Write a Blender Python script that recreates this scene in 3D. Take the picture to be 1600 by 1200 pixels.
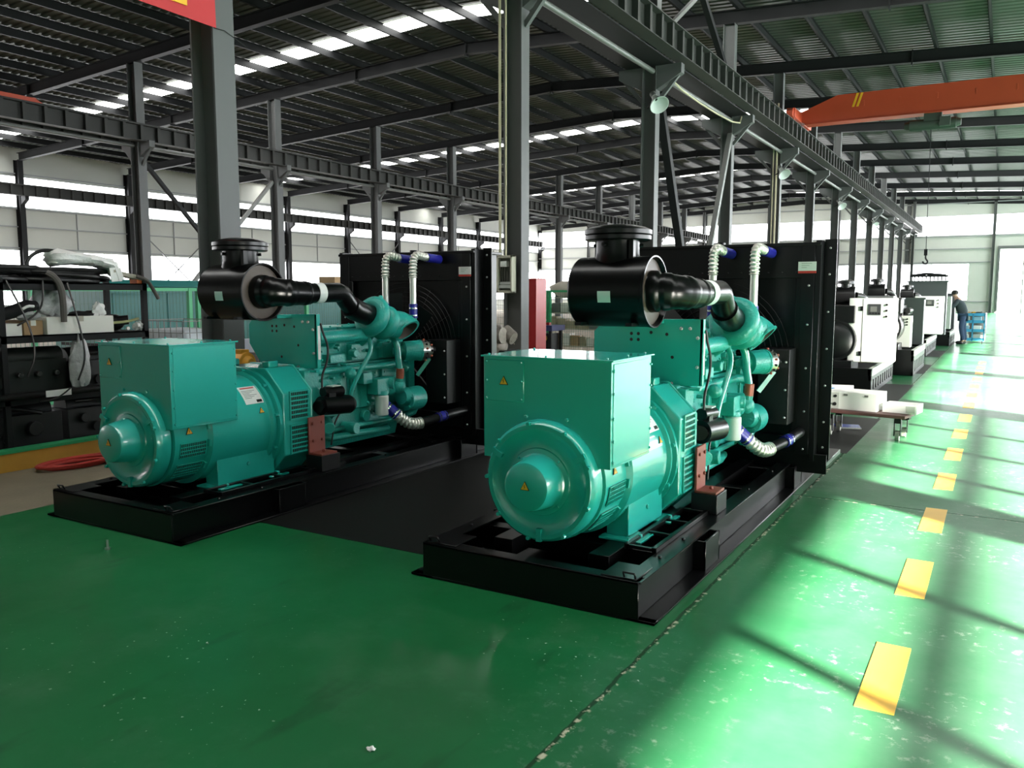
import bpy, bmesh, math, random
from math import sin, cos, pi, radians, sqrt, atan2
from mathutils import Vector, Matrix

for o in list(bpy.data.objects):
    bpy.data.objects.remove(o)
scene = bpy.context.scene
COL = scene.collection
random.seed(7)

# ---------------------------------------------------------------- camera, light, exposure
cam_d = bpy.data.cameras.new('camera'); cam_d.sensor_width = 36.0
cam_d.lens = 36.0 * 1293.0 / 1600.0
cam_d.clip_end = 400
cam = bpy.data.objects.new('camera', cam_d); COL.objects.link(cam)
cam.location = (0, 0, 1.6)
cam.rotation_euler = (radians(90 - 6.267), 0, radians(30.591))
scene.camera = cam

vs = scene.view_settings
vs.view_transform = 'Standard'; vs.look = 'None'; vs.gamma = 1.0; vs.use_curve_mapping = False
vs.exposure = 1.05
scene.cycles.max_bounces = 7
scene.cycles.diffuse_bounces = 4
scene.cycles.glossy_bounces = 4
scene.cycles.sample_clamp_indirect = 6.0
scene.cycles.caustics_reflective = False
scene.cycles.caustics_refractive = False

world = bpy.data.worlds.new('world'); scene.world = world; world.use_nodes = True
bg = world.node_tree.nodes['Background']
bg.inputs[0].default_value = (0.92, 0.96, 1.0, 1); bg.inputs[1].default_value = 0.6

SUN_AZ = (-0.850, 0.527)       # ground direction in which the sunlight travels
SUN_EL = radians(15.2)
sun_d = bpy.data.lights.new('sun', 'SUN'); sun_d.energy = 64.0; sun_d.angle = radians(0.5)
sun_d.color = (1.0, 0.95, 0.86)
sun = bpy.data.objects.new('sun', sun_d); COL.objects.link(sun)
sun.rotation_euler = Vector((SUN_AZ[0]*cos(SUN_EL), SUN_AZ[1]*cos(SUN_EL), -sin(SUN_EL))).to_track_quat('-Z', 'Y').to_euler()

def area(name, loc, direction, sx, sy, power, color=(1, 1, 1)):
    d = bpy.data.lights.new(name, 'AREA'); d.shape = 'RECTANGLE'; d.size = sx; d.size_y = sy
    d.energy = power; d.color = color
    o = bpy.data.objects.new(name, d); COL.objects.link(o)
    o.location = loc; o.rotation_euler = Vector(direction).to_track_quat('-Z', 'Y').to_euler()
    return o
# daylight entering through the window bands and added openings of the right wall, plus an added front fill
area('daylight_right_low', (11.1, 31, 2.5), (-1, -0.12, -0.05), 54, 2.8, 5300, (0.93, 0.97, 1.0))
area('daylight_right_high', (11.1, 38, 6.6), (-1, -0.1, -0.35), 68, 1.4, 6600, (0.93, 0.97, 1.0))
area('front_fill', (-2.0, -12.1, 2.6), (0, 1, -0.05), 7.0, 4.6, 30, (0.93, 0.97, 1.0))  # added fill lamp for the front faces, no opening behind it

# ---------------------------------------------------------------- materials
MATS = {}
def mat(name, color=(0.5, 0.5, 0.5), rough=0.5, metal=0.0, coat=0.0, spec=0.5, emit=None, estr=0.0, vary=0.0, vscale=6.0, bump=0.0, bscale=40.0, alpha=None, trans=0.0):
    if name in MATS: return MATS[name]
    m = bpy.data.materials.new(name); m.use_nodes = True
    nt = m.node_tree; b = nt.nodes['Principled BSDF']
    b.inputs['Base Color'].default_value = (*color, 1)
    b.inputs['Roughness'].default_value = rough; b.inputs['Metallic'].default_value = metal
    b.inputs['Coat Weight'].default_value = coat; b.inputs['Coat Roughness'].default_value = 0.05
    b.inputs['Specular IOR Level'].default_value = spec
    b.inputs['Transmission Weight'].default_value = trans
    if alpha is not None: b.inputs['Alpha'].default_value = alpha
    if emit:
        b.inputs['Emission Color'].default_value = (*emit, 1); b.inputs['Emission Strength'].default_value = estr
    if vary or bump:
        tc = nt.nodes.new('ShaderNodeTexCoord'); nz = nt.nodes.new('ShaderNodeTexNoise')
        nz.inputs['Scale'].default_value = vscale; nz.inputs['Detail'].default_value = 5
        nt.links.new(tc.outputs['Object'], nz.inputs['Vector'])
    if vary:
        mx = nt.nodes.new('ShaderNodeMix'); mx.data_type = 'RGBA'
        mx.inputs[6].default_value = (*[c*(1-vary) for c in color], 1)
        mx.inputs[7].default_value = (*[min(1, c*(1+vary)) for c in color], 1)
        nt.links.new(nz.outputs['Fac'], mx.inputs[0]); nt.links.new(mx.outputs[2], b.inputs['Base Color'])
    if bump:
        n2 = nt.nodes.new('ShaderNodeTexNoise'); n2.inputs['Scale'].default_value = bscale; n2.inputs['Detail'].default_value = 3
        nt.links.new(tc.outputs['Object'], n2.inputs['Vector'])
        bp = nt.nodes.new('ShaderNodeBump'); bp.inputs['Strength'].default_value = bump; bp.inputs['Distance'].default_value = 0.02
        nt.links.new(n2.outputs['Fac'], bp.inputs['Height']); nt.links.new(bp.outputs['Normal'], b.inputs['Normal'])
    MATS[name] = m
    return m

TEAL = mat('teal_paint', (0.020, 0.43, 0.365), 0.26, coat=0.55, vary=0.06, vscale=3)
TEALC = mat('teal_casting', (0.026, 0.40, 0.34), 0.34, vary=0.15, vscale=9, bump=0.25, bscale=60)
DTEAL = mat('dark_teal_paint', (0.008, 0.19, 0.155), 0.4, vary=0.1)
BLACK = mat('black_gloss_paint', (0.0032, 0.0032, 0.0036), 0.28, spec=0.28)
BLACKM = mat('black_satin_steel', (0.005, 0.005, 0.0055), 0.4, spec=0.3)
RUBBER = mat('black_rubber', (0.008, 0.008, 0.008), 0.42, spec=0.4)
DARKIN = mat('dark_interior', (0.006, 0.006, 0.006), 0.8)
STEELG = mat('grey_painted_steel', (0.105, 0.108, 0.108), 0.5, spec=0.3, vary=0.12, vscale=1.5)
STEELD = mat('dark_grey_steel', (0.017, 0.0175, 0.0185), 0.55, spec=0.12, vary=0.1, vscale=2)
STEELB = mat('runway_grey_steel', (0.05, 0.05, 0.048), 0.55, spec=0.15, vary=0.12, vscale=1.5)
STEELL = mat('light_grey_steel', (0.145, 0.148, 0.14), 0.5, vary=0.1, vscale=2)
ALU = mat('bright_aluminium', (0.75, 0.74, 0.70), 0.28, metal=1.0)
CHROME = mat('chrome', (0.8, 0.8, 0.8), 0.12, metal=1.0)
ZINC = mat('zinc_bolt', (0.55, 0.55, 0.54), 0.35, metal=1.0)
SILVERH = mat('silver_hose_foil', (0.82, 0.80, 0.74), 0.36, metal=0.7)
BLUE = mat('blue_silicone', (0.02, 0.02, 0.32), 0.35)
REDOX = mat('red_oxide_paint', (0.25, 0.05, 0.032), 0.5, vary=0.12)
WHITE = mat('white_paint', (0.80, 0.81, 0.78), 0.4)
WHITEL = mat('white_label', (0.80, 0.80, 0.78), 0.5)
LGREY = mat('light_grey_paint', (0.47, 0.49, 0.46), 0.45)
RED = mat('red_paint', (0.33, 0.008, 0.010), 0.4, vary=0.08)
REDL = mat('red_print', (0.55, 0.04, 0.03), 0.5)
ORANGE = mat('orange_paint', (0.50, 0.062, 0.022), 0.5, vary=0.1, vscale=1.5)
ORANGEY = mat('amber_paint', (0.62, 0.28, 0.03), 0.4, vary=0.15, vscale=12)
YELLOW = mat('warning_yellow', (0.85, 0.45, 0.02), 0.5)
BANNER = mat('red_banner_cloth', (0.50, 0.035, 0.04), 0.8, vary=0.1, vscale=1.5)
CREAM = mat('cream_conduit', (0.55, 0.50, 0.33), 0.5)
BEIGE = mat('beige_enamel', (0.50, 0.47, 0.38), 0.5)
GREENF = mat('green_fence_paint', (0.03, 0.33, 0.13), 0.45, vary=0.1)
CARTON = mat('brown_cardboard', (0.42, 0.27, 0.14), 0.8, vary=0.12)
CARTONW = mat('white_cardboard', (0.86, 0.85, 0.79), 0.7, vary=0.04)
WOOD = mat('weathered_wood', (0.45, 0.42, 0.34), 0.8, vary=0.2, vscale=14)
PLASTIC = mat('crinkled_plastic', (0.45, 0.46, 0.46), 0.3, vary=0.3, vscale=16, bump=0.8, bscale=20)
PLASTICW = mat('white_plastic_wrap', (0.90, 0.90, 0.87), 0.35, vary=0.05, bump=0.6, bscale=18)
NAVY = mat('navy_cover', (0.015, 0.02, 0.09), 0.6)
SKYBL = mat('blue_cart_paint', (0.05, 0.30, 0.55), 0.5)
RUBR = mat('red_hose', (0.50, 0.045, 0.035), 0.5)
BROWN = mat('brown_board', (0.10, 0.045, 0.04), 0.6, vary=0.2)
SKIN = mat('skin', (0.55, 0.34, 0.25), 0.6)
HAIR = mat('dark_hair', (0.02, 0.017, 0.015), 0.7)
CLOTHD = mat('dark_work_jacket', (0.03, 0.04, 0.05), 0.9)
CLOTHB = mat('dark_blue_trousers', (0.03, 0.05, 0.11), 0.9)
TAN = mat('tan_end_face', (0.40, 0.30, 0.22), 0.35, metal=0.4)
GASKET = mat('red_silicone_sleeve', (0.42, 0.09, 0.045), 0.45)
SCREEN = mat('dark_screen', (0.02, 0.025, 0.025), 0.2)
def glow(name, c, s):
    return mat(name, c, 0.5, emit=c, estr=s)
PANE = glow('daylit_pane', (0.97, 0.98, 1.0), 5.0)
SKYPANE = glow('daylit_roof_sheet', (1.0, 1.0, 0.97), 7.0)

# ---------------------------------------------------------------- mesh builder
class MB:
    def __init__(s): s.v = []; s.f = []; s.fm = []; s.mi = 0
    def add(s, vs_, fs):
        n = len(s.v); s.v += [tuple(p) for p in vs_]
        for f in fs: s.f.append(tuple(i+n for i in f)); s.fm.append(s.mi)
        return s
    def mat(s, i): s.mi = i; return s
    def box(s, x0, x1, y0, y1, z0, z1):
        return s.add([(x0,y0,z0),(x1,y0,z0),(x1,y1,z0),(x0,y1,z0),(x0,y0,z1),(x1,y0,z1),(x1,y1,z1),(x0,y1,z1)],
                     [(0,3,2,1),(4,5,6,7),(0,1,5,4),(1,2,6,5),(2,3,7,6),(3,0,4,7)])
    def obox(s, c, size, M=None):
        a, b, d = [q/2 for q in size]; c = Vector(c); M = M or Matrix.Identity(3)
        P = [c + M @ Vector(p) for p in [(-a,-b,-d),(a,-b,-d),(a,b,-d),(-a,b,-d),(-a,-b,d),(a,-b,d),(a,b,d),(-a,b,d)]]
        return s.add(P, [(0,3,2,1),(4,5,6,7),(0,1,5,4),(1,2,6,5),(2,3,7,6),(3,0,4,7)])
    def beam(s, p0, p1, w, h, up=(0,0,1)):
        p0, p1 = Vector(p0), Vector(p1); d = (p1-p0); L = d.length; d.normalize()
        u = Vector(up); x = d.cross(u)
        if x.length < 1e-4: x = d.cross(Vector((1,0,0)))
        x.normalize(); z = x.cross(d)
        M = Matrix((x, d, z)).transposed()
        return s.obox((p0+p1)/2, (w, L, h), M)
    def ring(s, c, ax, r, n, ref=None):
        ax = Vector(ax).normalized(); t = Vector(ref) if ref is not None else (Vector((0,0,1)) if abs(ax.z) < .9 else Vector((1,0,0)))
        u = (t - ax*t.dot(ax)).normalized(); w = ax.cross(u)
        return [Vector(c) + (u*cos(2*pi*i/n) + w*sin(2*pi*i/n))*r for i in range(n)]
    def loft(s, rings, cap0=True, cap1=True):
        n = len(rings[0]); V = [p for R in rings for p in R]; F = []
        for k in range(len(rings)-1):
            for i in range(n):
                j = (i+1) % n; F.append((k*n+i, k*n+j, (k+1)*n+j, (k+1)*n+i))
        if cap0: F.append(tuple(range(n-1, -1, -1)))
        if cap1: m = (len(rings)-1)*n; F.append(tuple(range(m, m+n)))
        return s.add(V, F)
    def cyl(s, p0, p1, r0, r1=None, n=20, caps=True):
        r1 = r0 if r1 is None else r1; d = Vector(p1)-Vector(p0)
        return s.loft([s.ring(p0, d, max(r0,1e-4), n), s.ring(p1, d, max(r1,1e-4), n)], caps, caps)
    def lathe(s, prof, o, ax, n=32, cap0=True, cap1=True):
        o = Vector(o); ax = Vector(ax).normalized()
        return s.loft([s.ring(o+ax*h, ax, max(r,1e-4), n) for r, h in prof], cap0, cap1)
    def tube(s, pts, r, n=10, caps=True, smooth=0):
        P = [Vector(p) for p in pts]
        for _ in range(smooth):
            Q = [P[0]]
            for a, b in zip(P, P[1:]): Q += [a*.75+b*.25, a*.25+b*.75]
            P = Q + [P[-1]]
        rs = r if isinstance(r, (list, tuple)) else None
        rings = []; ref = None
        for i, p in enumerate(P):
            d = (P[min(i+1, len(P)-1)] - P[max(i-1, 0)]).normalized()
            if ref is None: ref = Vector((0,0,1)) if abs(d.z) < .9 else Vector((1,0,0))
            ref = (ref - d*ref.dot(d)).normalized()
            t = i/(len(P)-1)
            rr = r(t) if callable(r) else (rs[min(int(t*(len(rs)-1)+.5), len(rs)-1)] if rs else r)
            rings.append(s.ring(p, d, rr, n, ref))
        return s.loft(rings, caps, caps)
    def sphere(s, c, r, sc=(1,1,1), n=16, m=10):
        c = Vector(c); rings = []
        for k in range(1, m):
            a = pi*k/m
            rings.append([c + Vector((r*sc[0]*sin(a)*cos(2*pi*i/n), r*sc[1]*sin(a)*sin(2*pi*i/n), -r*sc[2]*cos(a))) for i in range(n)])
        return s.loft(rings)
    def prism(s, poly, axis, a0, a1):
        """poly of 2-D points extruded along axis ('x': poly=(y,z), 'y': (x,z), 'z': (x,y))"""
        def P(p, a): return {'x': (a,p[0],p[1]), 'y': (p[0],a,p[1]), 'z': (p[0],p[1],a)}[axis]
        return s.loft([[Vector(P(p,a0)) for p in poly], [Vector(P(p,a1)) for p in poly]])
    def bolts(s, pts, ax, r=.012, h=.012, n=6):
        ax = Vector(ax).normalized()
        for p in pts: s.cyl(Vector(p), Vector(p)+ax*h, r, r*.85, n)
        return s
    def build(s, name, mats, parent=None, bevel=0.0, seg=2, angle=38, sub=0):
        me = bpy.data.meshes.new(name); me.from_pydata(s.v, [], s.f)
        mats = mats if isinstance(mats, (list, tuple)) else [mats]
        for m in mats: me.materials.append(m)
        bm = bmesh.new(); bm.from_mesh(me); bmesh.ops.recalc_face_normals(bm, faces=bm.faces); bm.to_mesh(me); bm.free()
        if len(mats) > 1: me.polygons.foreach_set('material_index', s.fm)
        me.polygons.foreach_set('use_smooth', [True]*len(me.polygons))
        me.set_sharp_from_angle(angle=radians(angle))
        o = bpy.data.objects.new(name, me); COL.objects.link(o)
        if parent: o.parent = parent
        if bevel:
            b = o.modifiers.new('bevel', 'BEVEL'); b.width = bevel; b.segments = seg; b.limit_method = 'ANGLE'; b.angle_limit = radians(40)
            b.harden_normals = False
        return o

def tag(o, label=None, cat=None, group=None, kind=None):
    if label: o['label'] = label
    if cat: o['category'] = cat
    if group: o['group'] = group
    if kind: o['kind'] = kind
    return o
def struct(o): o['kind'] = 'structure'; return o
def thing(name, loc, label, cat, group=None, rz=0.0):
    o = bpy.data.objects.new(name, None); COL.objects.link(o); o.location = loc; o.rotation_euler = (0, 0, rz)
    o.empty_display_size = .1
    return tag(o, label, cat, group)
def copy_tree(o, parent=None):
    c = o.copy(); COL.objects.link(c)
    if parent: c.parent = parent
    for ch in list(o.children): copy_tree(ch, c)
    return c
def arc(c, r, a0, a1, n, plane='xz', at=0.0):
    out = []
    for i in range(n+1):
        a = a0 + (a1-a0)*i/n; u, w = c[0]+r*cos(a), c[1]+r*sin(a)
        out.append({'xz': (u, at, w), 'xy': (u, w, at), 'yz': (at, u, w)}[plane])
    return out
# ---------------------------------------------------------------- the hall
X0, X1, XR = -42.7, 11.2, -15.75
Y0, Y1 = -12.3, 77.7
def roof_z(x): return 10.1 - .05*abs(x-XR)
COLS = [5.7+6*k for k in range(-3, 13)]

# floor: painted epoxy with the joint lines, scuffs, dust and sun whitening painted on the aisle
def floor_mat():
    m = bpy.data.materials.new('green_epoxy'); m.use_nodes = True; nt = m.node_tree; N = nt.nodes; L = nt.links
    b = N['Principled BSDF']; geo = N.new('ShaderNodeTexCoord')
    def noise(sc, det=5, rough=.6, src=None):
        n = N.new('ShaderNodeTexNoise'); n.inputs['Scale'].default_value = sc; n.inputs['Detail'].default_value = det; n.inputs['Roughness'].default_value = rough
        L.new(src or geo.outputs['Object'], n.inputs['Vector']); return n.outputs['Fac']
    def ramp(f, a, c, lo=0, hi=1):
        r = N.new('ShaderNodeMapRange'); r.inputs[1].default_value = a; r.inputs[2].default_value = c; r.inputs[3].default_value = lo; r.inputs[4].default_value = hi
        L.new(f, r.inputs[0]); return r.outputs[0]
    def mix(f, A, B):
        x = N.new('ShaderNodeMix'); x.data_type = 'RGBA'; L.new(f, x.inputs[0])
        for k, v in ((6, A), (7, B)):
            if isinstance(v, tuple): x.inputs[k].default_value = (*v, 1)
            else: L.new(v, x.inputs[k])
        return x.outputs[2]
    def mth(op, a, bb):
        x = N.new('ShaderNodeMath'); x.operation = op
        for k, v in ((0, a), (1, bb)):
            if isinstance(v, (int, float)): x.inputs[k].default_value = v
            else: L.new(v, x.inputs[k])
        return x.outputs[0]
    c = mix(ramp(noise(.55), .35, .65), (.006, .105, .030), (.010, .150, .048))
    c = mix(ramp(noise(2.5, 8, .7), .52, .75, 0, .5), c, (.05, .17, .08))
    mp = N.new('ShaderNodeMapping'); mp.inputs['Scale'].default_value = (3.2, .9, 1); mp.inputs['Rotation'].default_value = (0, 0, .5); L.new(geo.outputs['Object'], mp.inputs[0])
    c = mix(ramp(noise(1.6, 4, .5, mp.outputs[0]), .62, .75, 0, .55), c, (.007, .052, .018))
    spots = mth('MULTIPLY', ramp(noise(38, 3, .5), .69, .73), ramp(noise(.8, 2, .5), .5, .62))
    c = mix(spots, c, (.55, .60, .50))
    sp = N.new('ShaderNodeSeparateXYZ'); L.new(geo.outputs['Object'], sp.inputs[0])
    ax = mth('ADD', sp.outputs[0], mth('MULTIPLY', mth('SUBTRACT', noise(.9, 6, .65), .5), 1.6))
    worn_sunlit = mth('MULTIPLY', ramp(ax, -1.5, .1), ramp(noise(4.5, 7, .7), .25, .7, .55, 1))
    c = mix(worn_sunlit, c, (.072, .195, .108))  # aisle wear, with the whitening of sunlit floor put into its colour
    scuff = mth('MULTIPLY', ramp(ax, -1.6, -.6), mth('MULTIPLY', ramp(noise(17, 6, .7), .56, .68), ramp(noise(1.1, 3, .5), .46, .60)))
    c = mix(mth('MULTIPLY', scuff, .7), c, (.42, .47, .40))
    wob = mth('MULTIPLY', mth('SUBTRACT', noise(6), .5), .03)
    def line(axis, at, w):
        d = mth('ABSOLUTE', mth('ADD', mth('SUBTRACT', sp.outputs[axis], at), wob), 0)
        return ramp(d, w, w*.5)
    j = mth('MAXIMUM', line(0, -1.30, .012), line(1, 6.72, .009))
    c = mix(j, c, (.012, .05, .02))
    chips = mth('MULTIPLY', mth('MAXIMUM', line(0, -1.29, .016), line(1, 6.70, .012)), ramp(noise(22, 4, .6), .54, .62))
    c = mix(chips, c, (.50, .50, .36))
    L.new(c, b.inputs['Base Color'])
    rg = mth('ADD', ramp(noise(1.3, 6, .65), .3, .7, .38, .52), mth('MULTIPLY', j, .5))
    L.new(rg, b.inputs['Roughness'])
    b.inputs['Specular IOR Level'].default_value = .16
    b.inputs['Coat Weight'].default_value = .15; b.inputs['Coat Roughness'].default_value = .12
    bp = N.new('ShaderNodeBump'); bp.inputs['Strength'].default_value = .06; bp.inputs['Distance'].default_value = .02
    L.new(noise(3.5, 3, .5), bp.inputs['Height']); L.new(bp.outputs['Normal'], b.inputs['Normal'])
    return m
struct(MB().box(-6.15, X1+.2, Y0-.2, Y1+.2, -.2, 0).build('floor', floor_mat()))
CONC = mat('worn_concrete', (.20, .165, .11), .75, vary=.3, vscale=2.2, bump=.2)
struct(MB().box(X0-.2, -6.15, Y0-.2, Y1+.2, -.2, 0).build('floor', CONC))
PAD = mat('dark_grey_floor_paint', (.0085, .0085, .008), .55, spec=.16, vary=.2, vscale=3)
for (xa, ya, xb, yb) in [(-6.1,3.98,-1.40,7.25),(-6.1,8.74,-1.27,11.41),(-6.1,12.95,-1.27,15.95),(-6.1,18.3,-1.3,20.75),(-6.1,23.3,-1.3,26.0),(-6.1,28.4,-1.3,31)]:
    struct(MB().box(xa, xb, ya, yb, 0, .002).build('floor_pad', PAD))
YEL = mat('yellow_floor_paint', (.80, .47, .055), .4, vary=.1, vscale=7)
for i in range(14):
    y = 3.32+1.4*i
    o = MB().box(-.415, -.272, y, y+.69, 0, .002).build('lane_marking', YEL)
    w = ['nearest yellow floor dash','second yellow floor dash from the camera','third yellow floor dash from the camera','fourth yellow floor dash from the camera','fifth yellow floor dash from the camera'][i] if i < 5 else 'far yellow floor dash in the glare of the aisle'
    tag(o, w+' beside the generator pads', 'floor marking', 'yellow lane dashes', 'structure')

# roof deck of ribbed foil-faced sheet, with a translucent strip every third bay
SHEET = mat('foil_roof_sheet', (.085, .094, .08), .42, metal=.35, spec=.25, vary=.18, vscale=.9)
def deck(xa, xb):
    m = MB(); P = []
    y = Y0
    while y < Y1:
        P += [(y, 0), (y+.16, 0), (y+.19, .035), (y+.27, .035)]; y += .3
    P.append((Y1, 0))
    V = []; F = []
    for (yy, dz) in P:
        V += [(xa, yy, roof_z(xa)+dz), (xb, yy, roof_z(xb)+dz), (xa, yy, roof_z(xa)+dz+.05), (xb, yy, roof_z(xb)+dz+.05)]
    for i in range(len(P)-1):
        a = 4*i; b = a+4
        F += [(a, b, b+1, a+1), (a+2, a+3, b+3, b+2)]
    m.add(V, F); return m
for (xa, xb) in ((X0, XR), (XR, X1)):
    struct(deck(xa, xb).build('ceiling', SHEET, angle=20))
n = 1
for yc in (3.6, 21.7, 39.6, 57.65, 74.5):
    for (xa, xb) in ((X0+.4, XR-.05), (XR+.05, X1-.4)):
        m = MB()
        V = [(x, yc+s*.44, roof_z(x)+dz) for x in (xa, xb) for s in (-1, 1) for dz in (-.035, -.012)]
        m.add(V, [(0,1,3,2),(4,6,7,5),(0,4,5,1),(2,3,7,6),(0,2,6,4),(1,5,7,3)])
        struct(m.build('window_%d' % n, SKYPANE)); n += 1

# frames: columns, rafters, purlins, struts and braces
def rowx(y): return -6.75-.0145*(min(y, 18)-5.76)-.005*max(0, y-18)
def hcol(name, x, y, z1, hx=.165, hy=.125, t=.022, m_=STEELG):
    m = MB().box(-hx, -hx+t, -hy, hy, 0, z1).box(hx-t, hx, -hy, hy, 0, z1).box(-hx+t, hx-t, -.01, .01, 0, z1)
    m.box(-hx-.05, hx+.05, -hy-.05, hy+.05, 0, .025)
    m.bolts([(sx*(hx+.025), sy*(hy+.025), .025) for sx in (-1,1) for sy in (-1,1)], (0,0,1), .018, .03)
    o = m.build(name, m_); o.location = (x, y, 0); return o
for i, y in enumerate(COLS):
    for x in (rowx(y), -24.7):
        o = hcol('hall_column', x, y, roof_z(x)-.65, .165 if x > -20 else .2, .125 if x > -20 else .15); struct(o)
        m = MB()
        for s in (-1, 1):
            a = lambda p, q: (min(s*p, s*q), max(s*p, s*q))
            m.prism([(s*.16, 6.0), (s*.16, 6.5), (s*.72, 6.5), (s*.72, 6.30)], 'y', -.1, .1)
            m.beam((s*.16,0,5.75),(s*.62,0,6.28),.08,.08)
        struct(m.build('corbel', STEELG, o))
    for x in (X0+.2, X1-.3):
        o = hcol('wall_column', x, y, roof_z(x)-.6, .2, .13, m_=STEELD); struct(o)
        s = 1 if x < 0 else -1
        m = MB().prism([(s*.2, 5.95), (s*.2, 6.38), (s*.62, 6.38), (s*.62, 6.2)], 'y', -.1, .1)
        struct(m.build('corbel', STEELD, o))
    m = MB()
    for (xa, xb) in ((X0+.3, XR), (XR, X1-.3)):
        for dz0, dz1, w in ((-.65, -.63, .11), (-.63, -.30, .008), (-.30, -.28, .11)):
            V = [(x, s*w+y, roof_z(x)+dz) for x in (xa, xb) for s in (-1, 1) for dz in (dz0, dz1)]
            m.add(V, [(0,1,3,2),(4,6,7,5),(0,4,5,1),(2,3,7,6),(0,2,6,4),(1,5,7,3)])
    for x in (-37,-30.7,-20.5,-15.75,-11,-2.9,2.2,6.5):
        m.box(x-.02, x+.02, y-.11, y+.11, roof_z(x)-.72, roof_z(x)-.26)
    struct(m.build('rafter', STEELD))
for j in range(-17, 18):
    x = XR+1.5*j
    if X0+.3 < x < X1-.3:
        z = roof_z(x)
        m = MB().box(x-.035, x-.02, Y0, Y1, z-.275, z-.02).box(x-.035, x+.045, Y0, Y1, z-.275, z-.262).box(x-.035, x+.035, Y0, Y1, z-.03, z-.02)
        struct(m.build('purlin', STEELD))

# runway beams for the travelling cranes
def runway(x, z0, z1, label):
    m = MB().box(x-.16, x+.16, Y0+.3, Y1-.3, z0, z0+.02).box(x-.006, x+.006, Y0+.3, Y1-.3, z0+.02, z1-.08).box(x-.16, x+.16, Y0+.3, Y1-.3, z1-.08, z1-.06)
    m.box(x-.03, x+.03, Y0+.3, Y1-.3, z1-.06, z1)
    y = Y0+.5
    while y < Y1-.4:
        m.box(x-.13, x+.13, y, y+.10, z0+.02, z1-.08); y += .62
    return struct(tag(m.build('crane_runway_beam', STEELB), label, 'beam'))
runway(-6.22, 6.55, 7.15, 'grey runway beam with stiffeners along the near column row')
struct(MB().box(-7.45, -6.38, Y0+.3, Y1-.3, 6.50, 6.53).build('walkway_plate', STEELD))
runway(-24.15, 6.45, 7.02, 'grey runway beam along the middle column row')
runway(-25.3, 6.45, 7.02, 'grey runway beam behind the middle column row')
runway(X0+.72, 6.38, 6.95, 'dark runway beam crossing the high windows of the side wall')
runway(X1-.85, 6.38, 7.15, 'grey runway beam on the window side wall')
for x in (-6.82, -24.7):
    for y in COLS[:-1]:
        struct(MB().cyl((x, y+.16, 6.38), (x, y+5.84, 6.38), .055, .055, 10).build('eave_strut', STEELL))
def brace(p0, p1, w=.12, m_=STEELG, name='diagonal_brace'):
    return struct(MB().beam(p0, p1, w, w).build(name, m_))
brace((-6.82, 17.9, 6.0), (-6.82, 20.7, .4), .17, STEELD); brace((-6.82, 23.5, 6.0), (-6.82, 20.7, .4), .13, STEELL)
brace((-6.82, 17.9, 7.2), (-6.82, 20.7, 8.95), .09, STEELL); brace((-6.82, 23.5, 7.2), (-6.82, 20.7, 8.95), .14, STEELD)
brace((-24.7, 17.9, 5.9), (-24.7, 23.4, .3), .12, STEELD); brace((-24.7, 23.5, 5.9), (-24.7, 18.0, .3), .12, STEELL)
for ya in (11.7, 29.7, 47.7):
    brace((X0+.3, ya, .4), (X0+.3, ya+6, 5.6), .05); brace((X0+.3, ya+6, .4), (X0+.3, ya, 5.6), .05)

# walls of ribbed sheet with window bands
WALL = mat('white_wall_sheet', (.46, .47, .43), .55, vary=.05, vscale=1.2)
GIRT = mat('girt_steel', (.25, .26, .26), .5)
def zt(x): return roof_z(x)
struct(MB().box(X0-.2, X0, Y0-.2, Y1+.2, 0, zt(X0)+.08).build('wall_left', WALL))
m = MB()
V = [(X0-.2, 0), (X1+.2, 0), (X1+.2, zt(X1)+.08), (XR, zt(XR)+.08), (X0-.2, zt(X0)+.08)]
struct(MB().prism(V, 'y', Y1, Y1+.2).build('wall_back', WALL))
struct(MB().prism(V, 'y', Y0-.2, Y0).build('wall_front', WALL))
# window wall: low bays between sill and head, a tall band above, and unseen openings added to sun the far cabinets
m = MB(); wx0, wx1 = X1, X1+.2
m.box(wx0, wx1, Y0, Y1, 3.92, 5.95); m.box(wx0, wx1, Y0, Y1, 7.4, zt(X1)+.08); m.box(wx0, wx1, Y0, Y1, 5.95, 7.4)
m2 = MB()
SUN_OPENINGS = [(.15, 5.45), (5.95, 11.5), (11.95, 17.4)]  # unseen openings, made up to bring sun to the far cabinets
ys = [Y0] + COLS + [Y1]
m.v = []; m.f = []; m.fm = []
for a, b in zip(ys, ys[1:]):
    if b-a < .5: continue
    dr = [d for d in SUN_OPENINGS if d[0] >= a-.01 and d[1] <= b+.01]
    if dr and dr[0][0] > 5:
        d = dr[0]; m.box(wx0, wx1, a, d[0], 0, 6.0); m.box(wx0, wx1, d[1], b, 0, 6.0); m.box(wx0, wx1, a, b, 6.0, zt(X1)+.08); m.box(wx0, wx1, a, b, 4.0, 4.2)
    else:
        m.box(wx0, wx1, a, b, 0, 1.0); m.box(wx0, wx1, a, b, 4.0, 4.2 if dr else zt(X1)+.08)
        if dr: m.box(wx0, wx1, a, b, 6.0, zt(X1)+.08)
        m.box(wx0, wx1, a, a+.25, 1.0, 4.0); m.box(wx0, wx1, b-.25, b, 1.0, 4.0)
struct(m.build('wall_right', WALL))
GLASS = mat('clear_window_glass', (1, 1, 1), .05)
nt = GLASS.node_tree; tr = nt.nodes.new('ShaderNodeBsdfTransparent'); gl = nt.nodes.new('ShaderNodeBsdfGlossy'); gl.inputs['Roughness'].default_value = .05
ms = nt.nodes.new('ShaderNodeMixShader'); ms.inputs[0].default_value = .06
nt.links.new(tr.outputs[0], ms.inputs[1]); nt.links.new(gl.outputs[0], ms.inputs[2]); nt.links.new(ms.outputs[0], nt.nodes['Material Output'].inputs['Surface'])
n = 11
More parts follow.
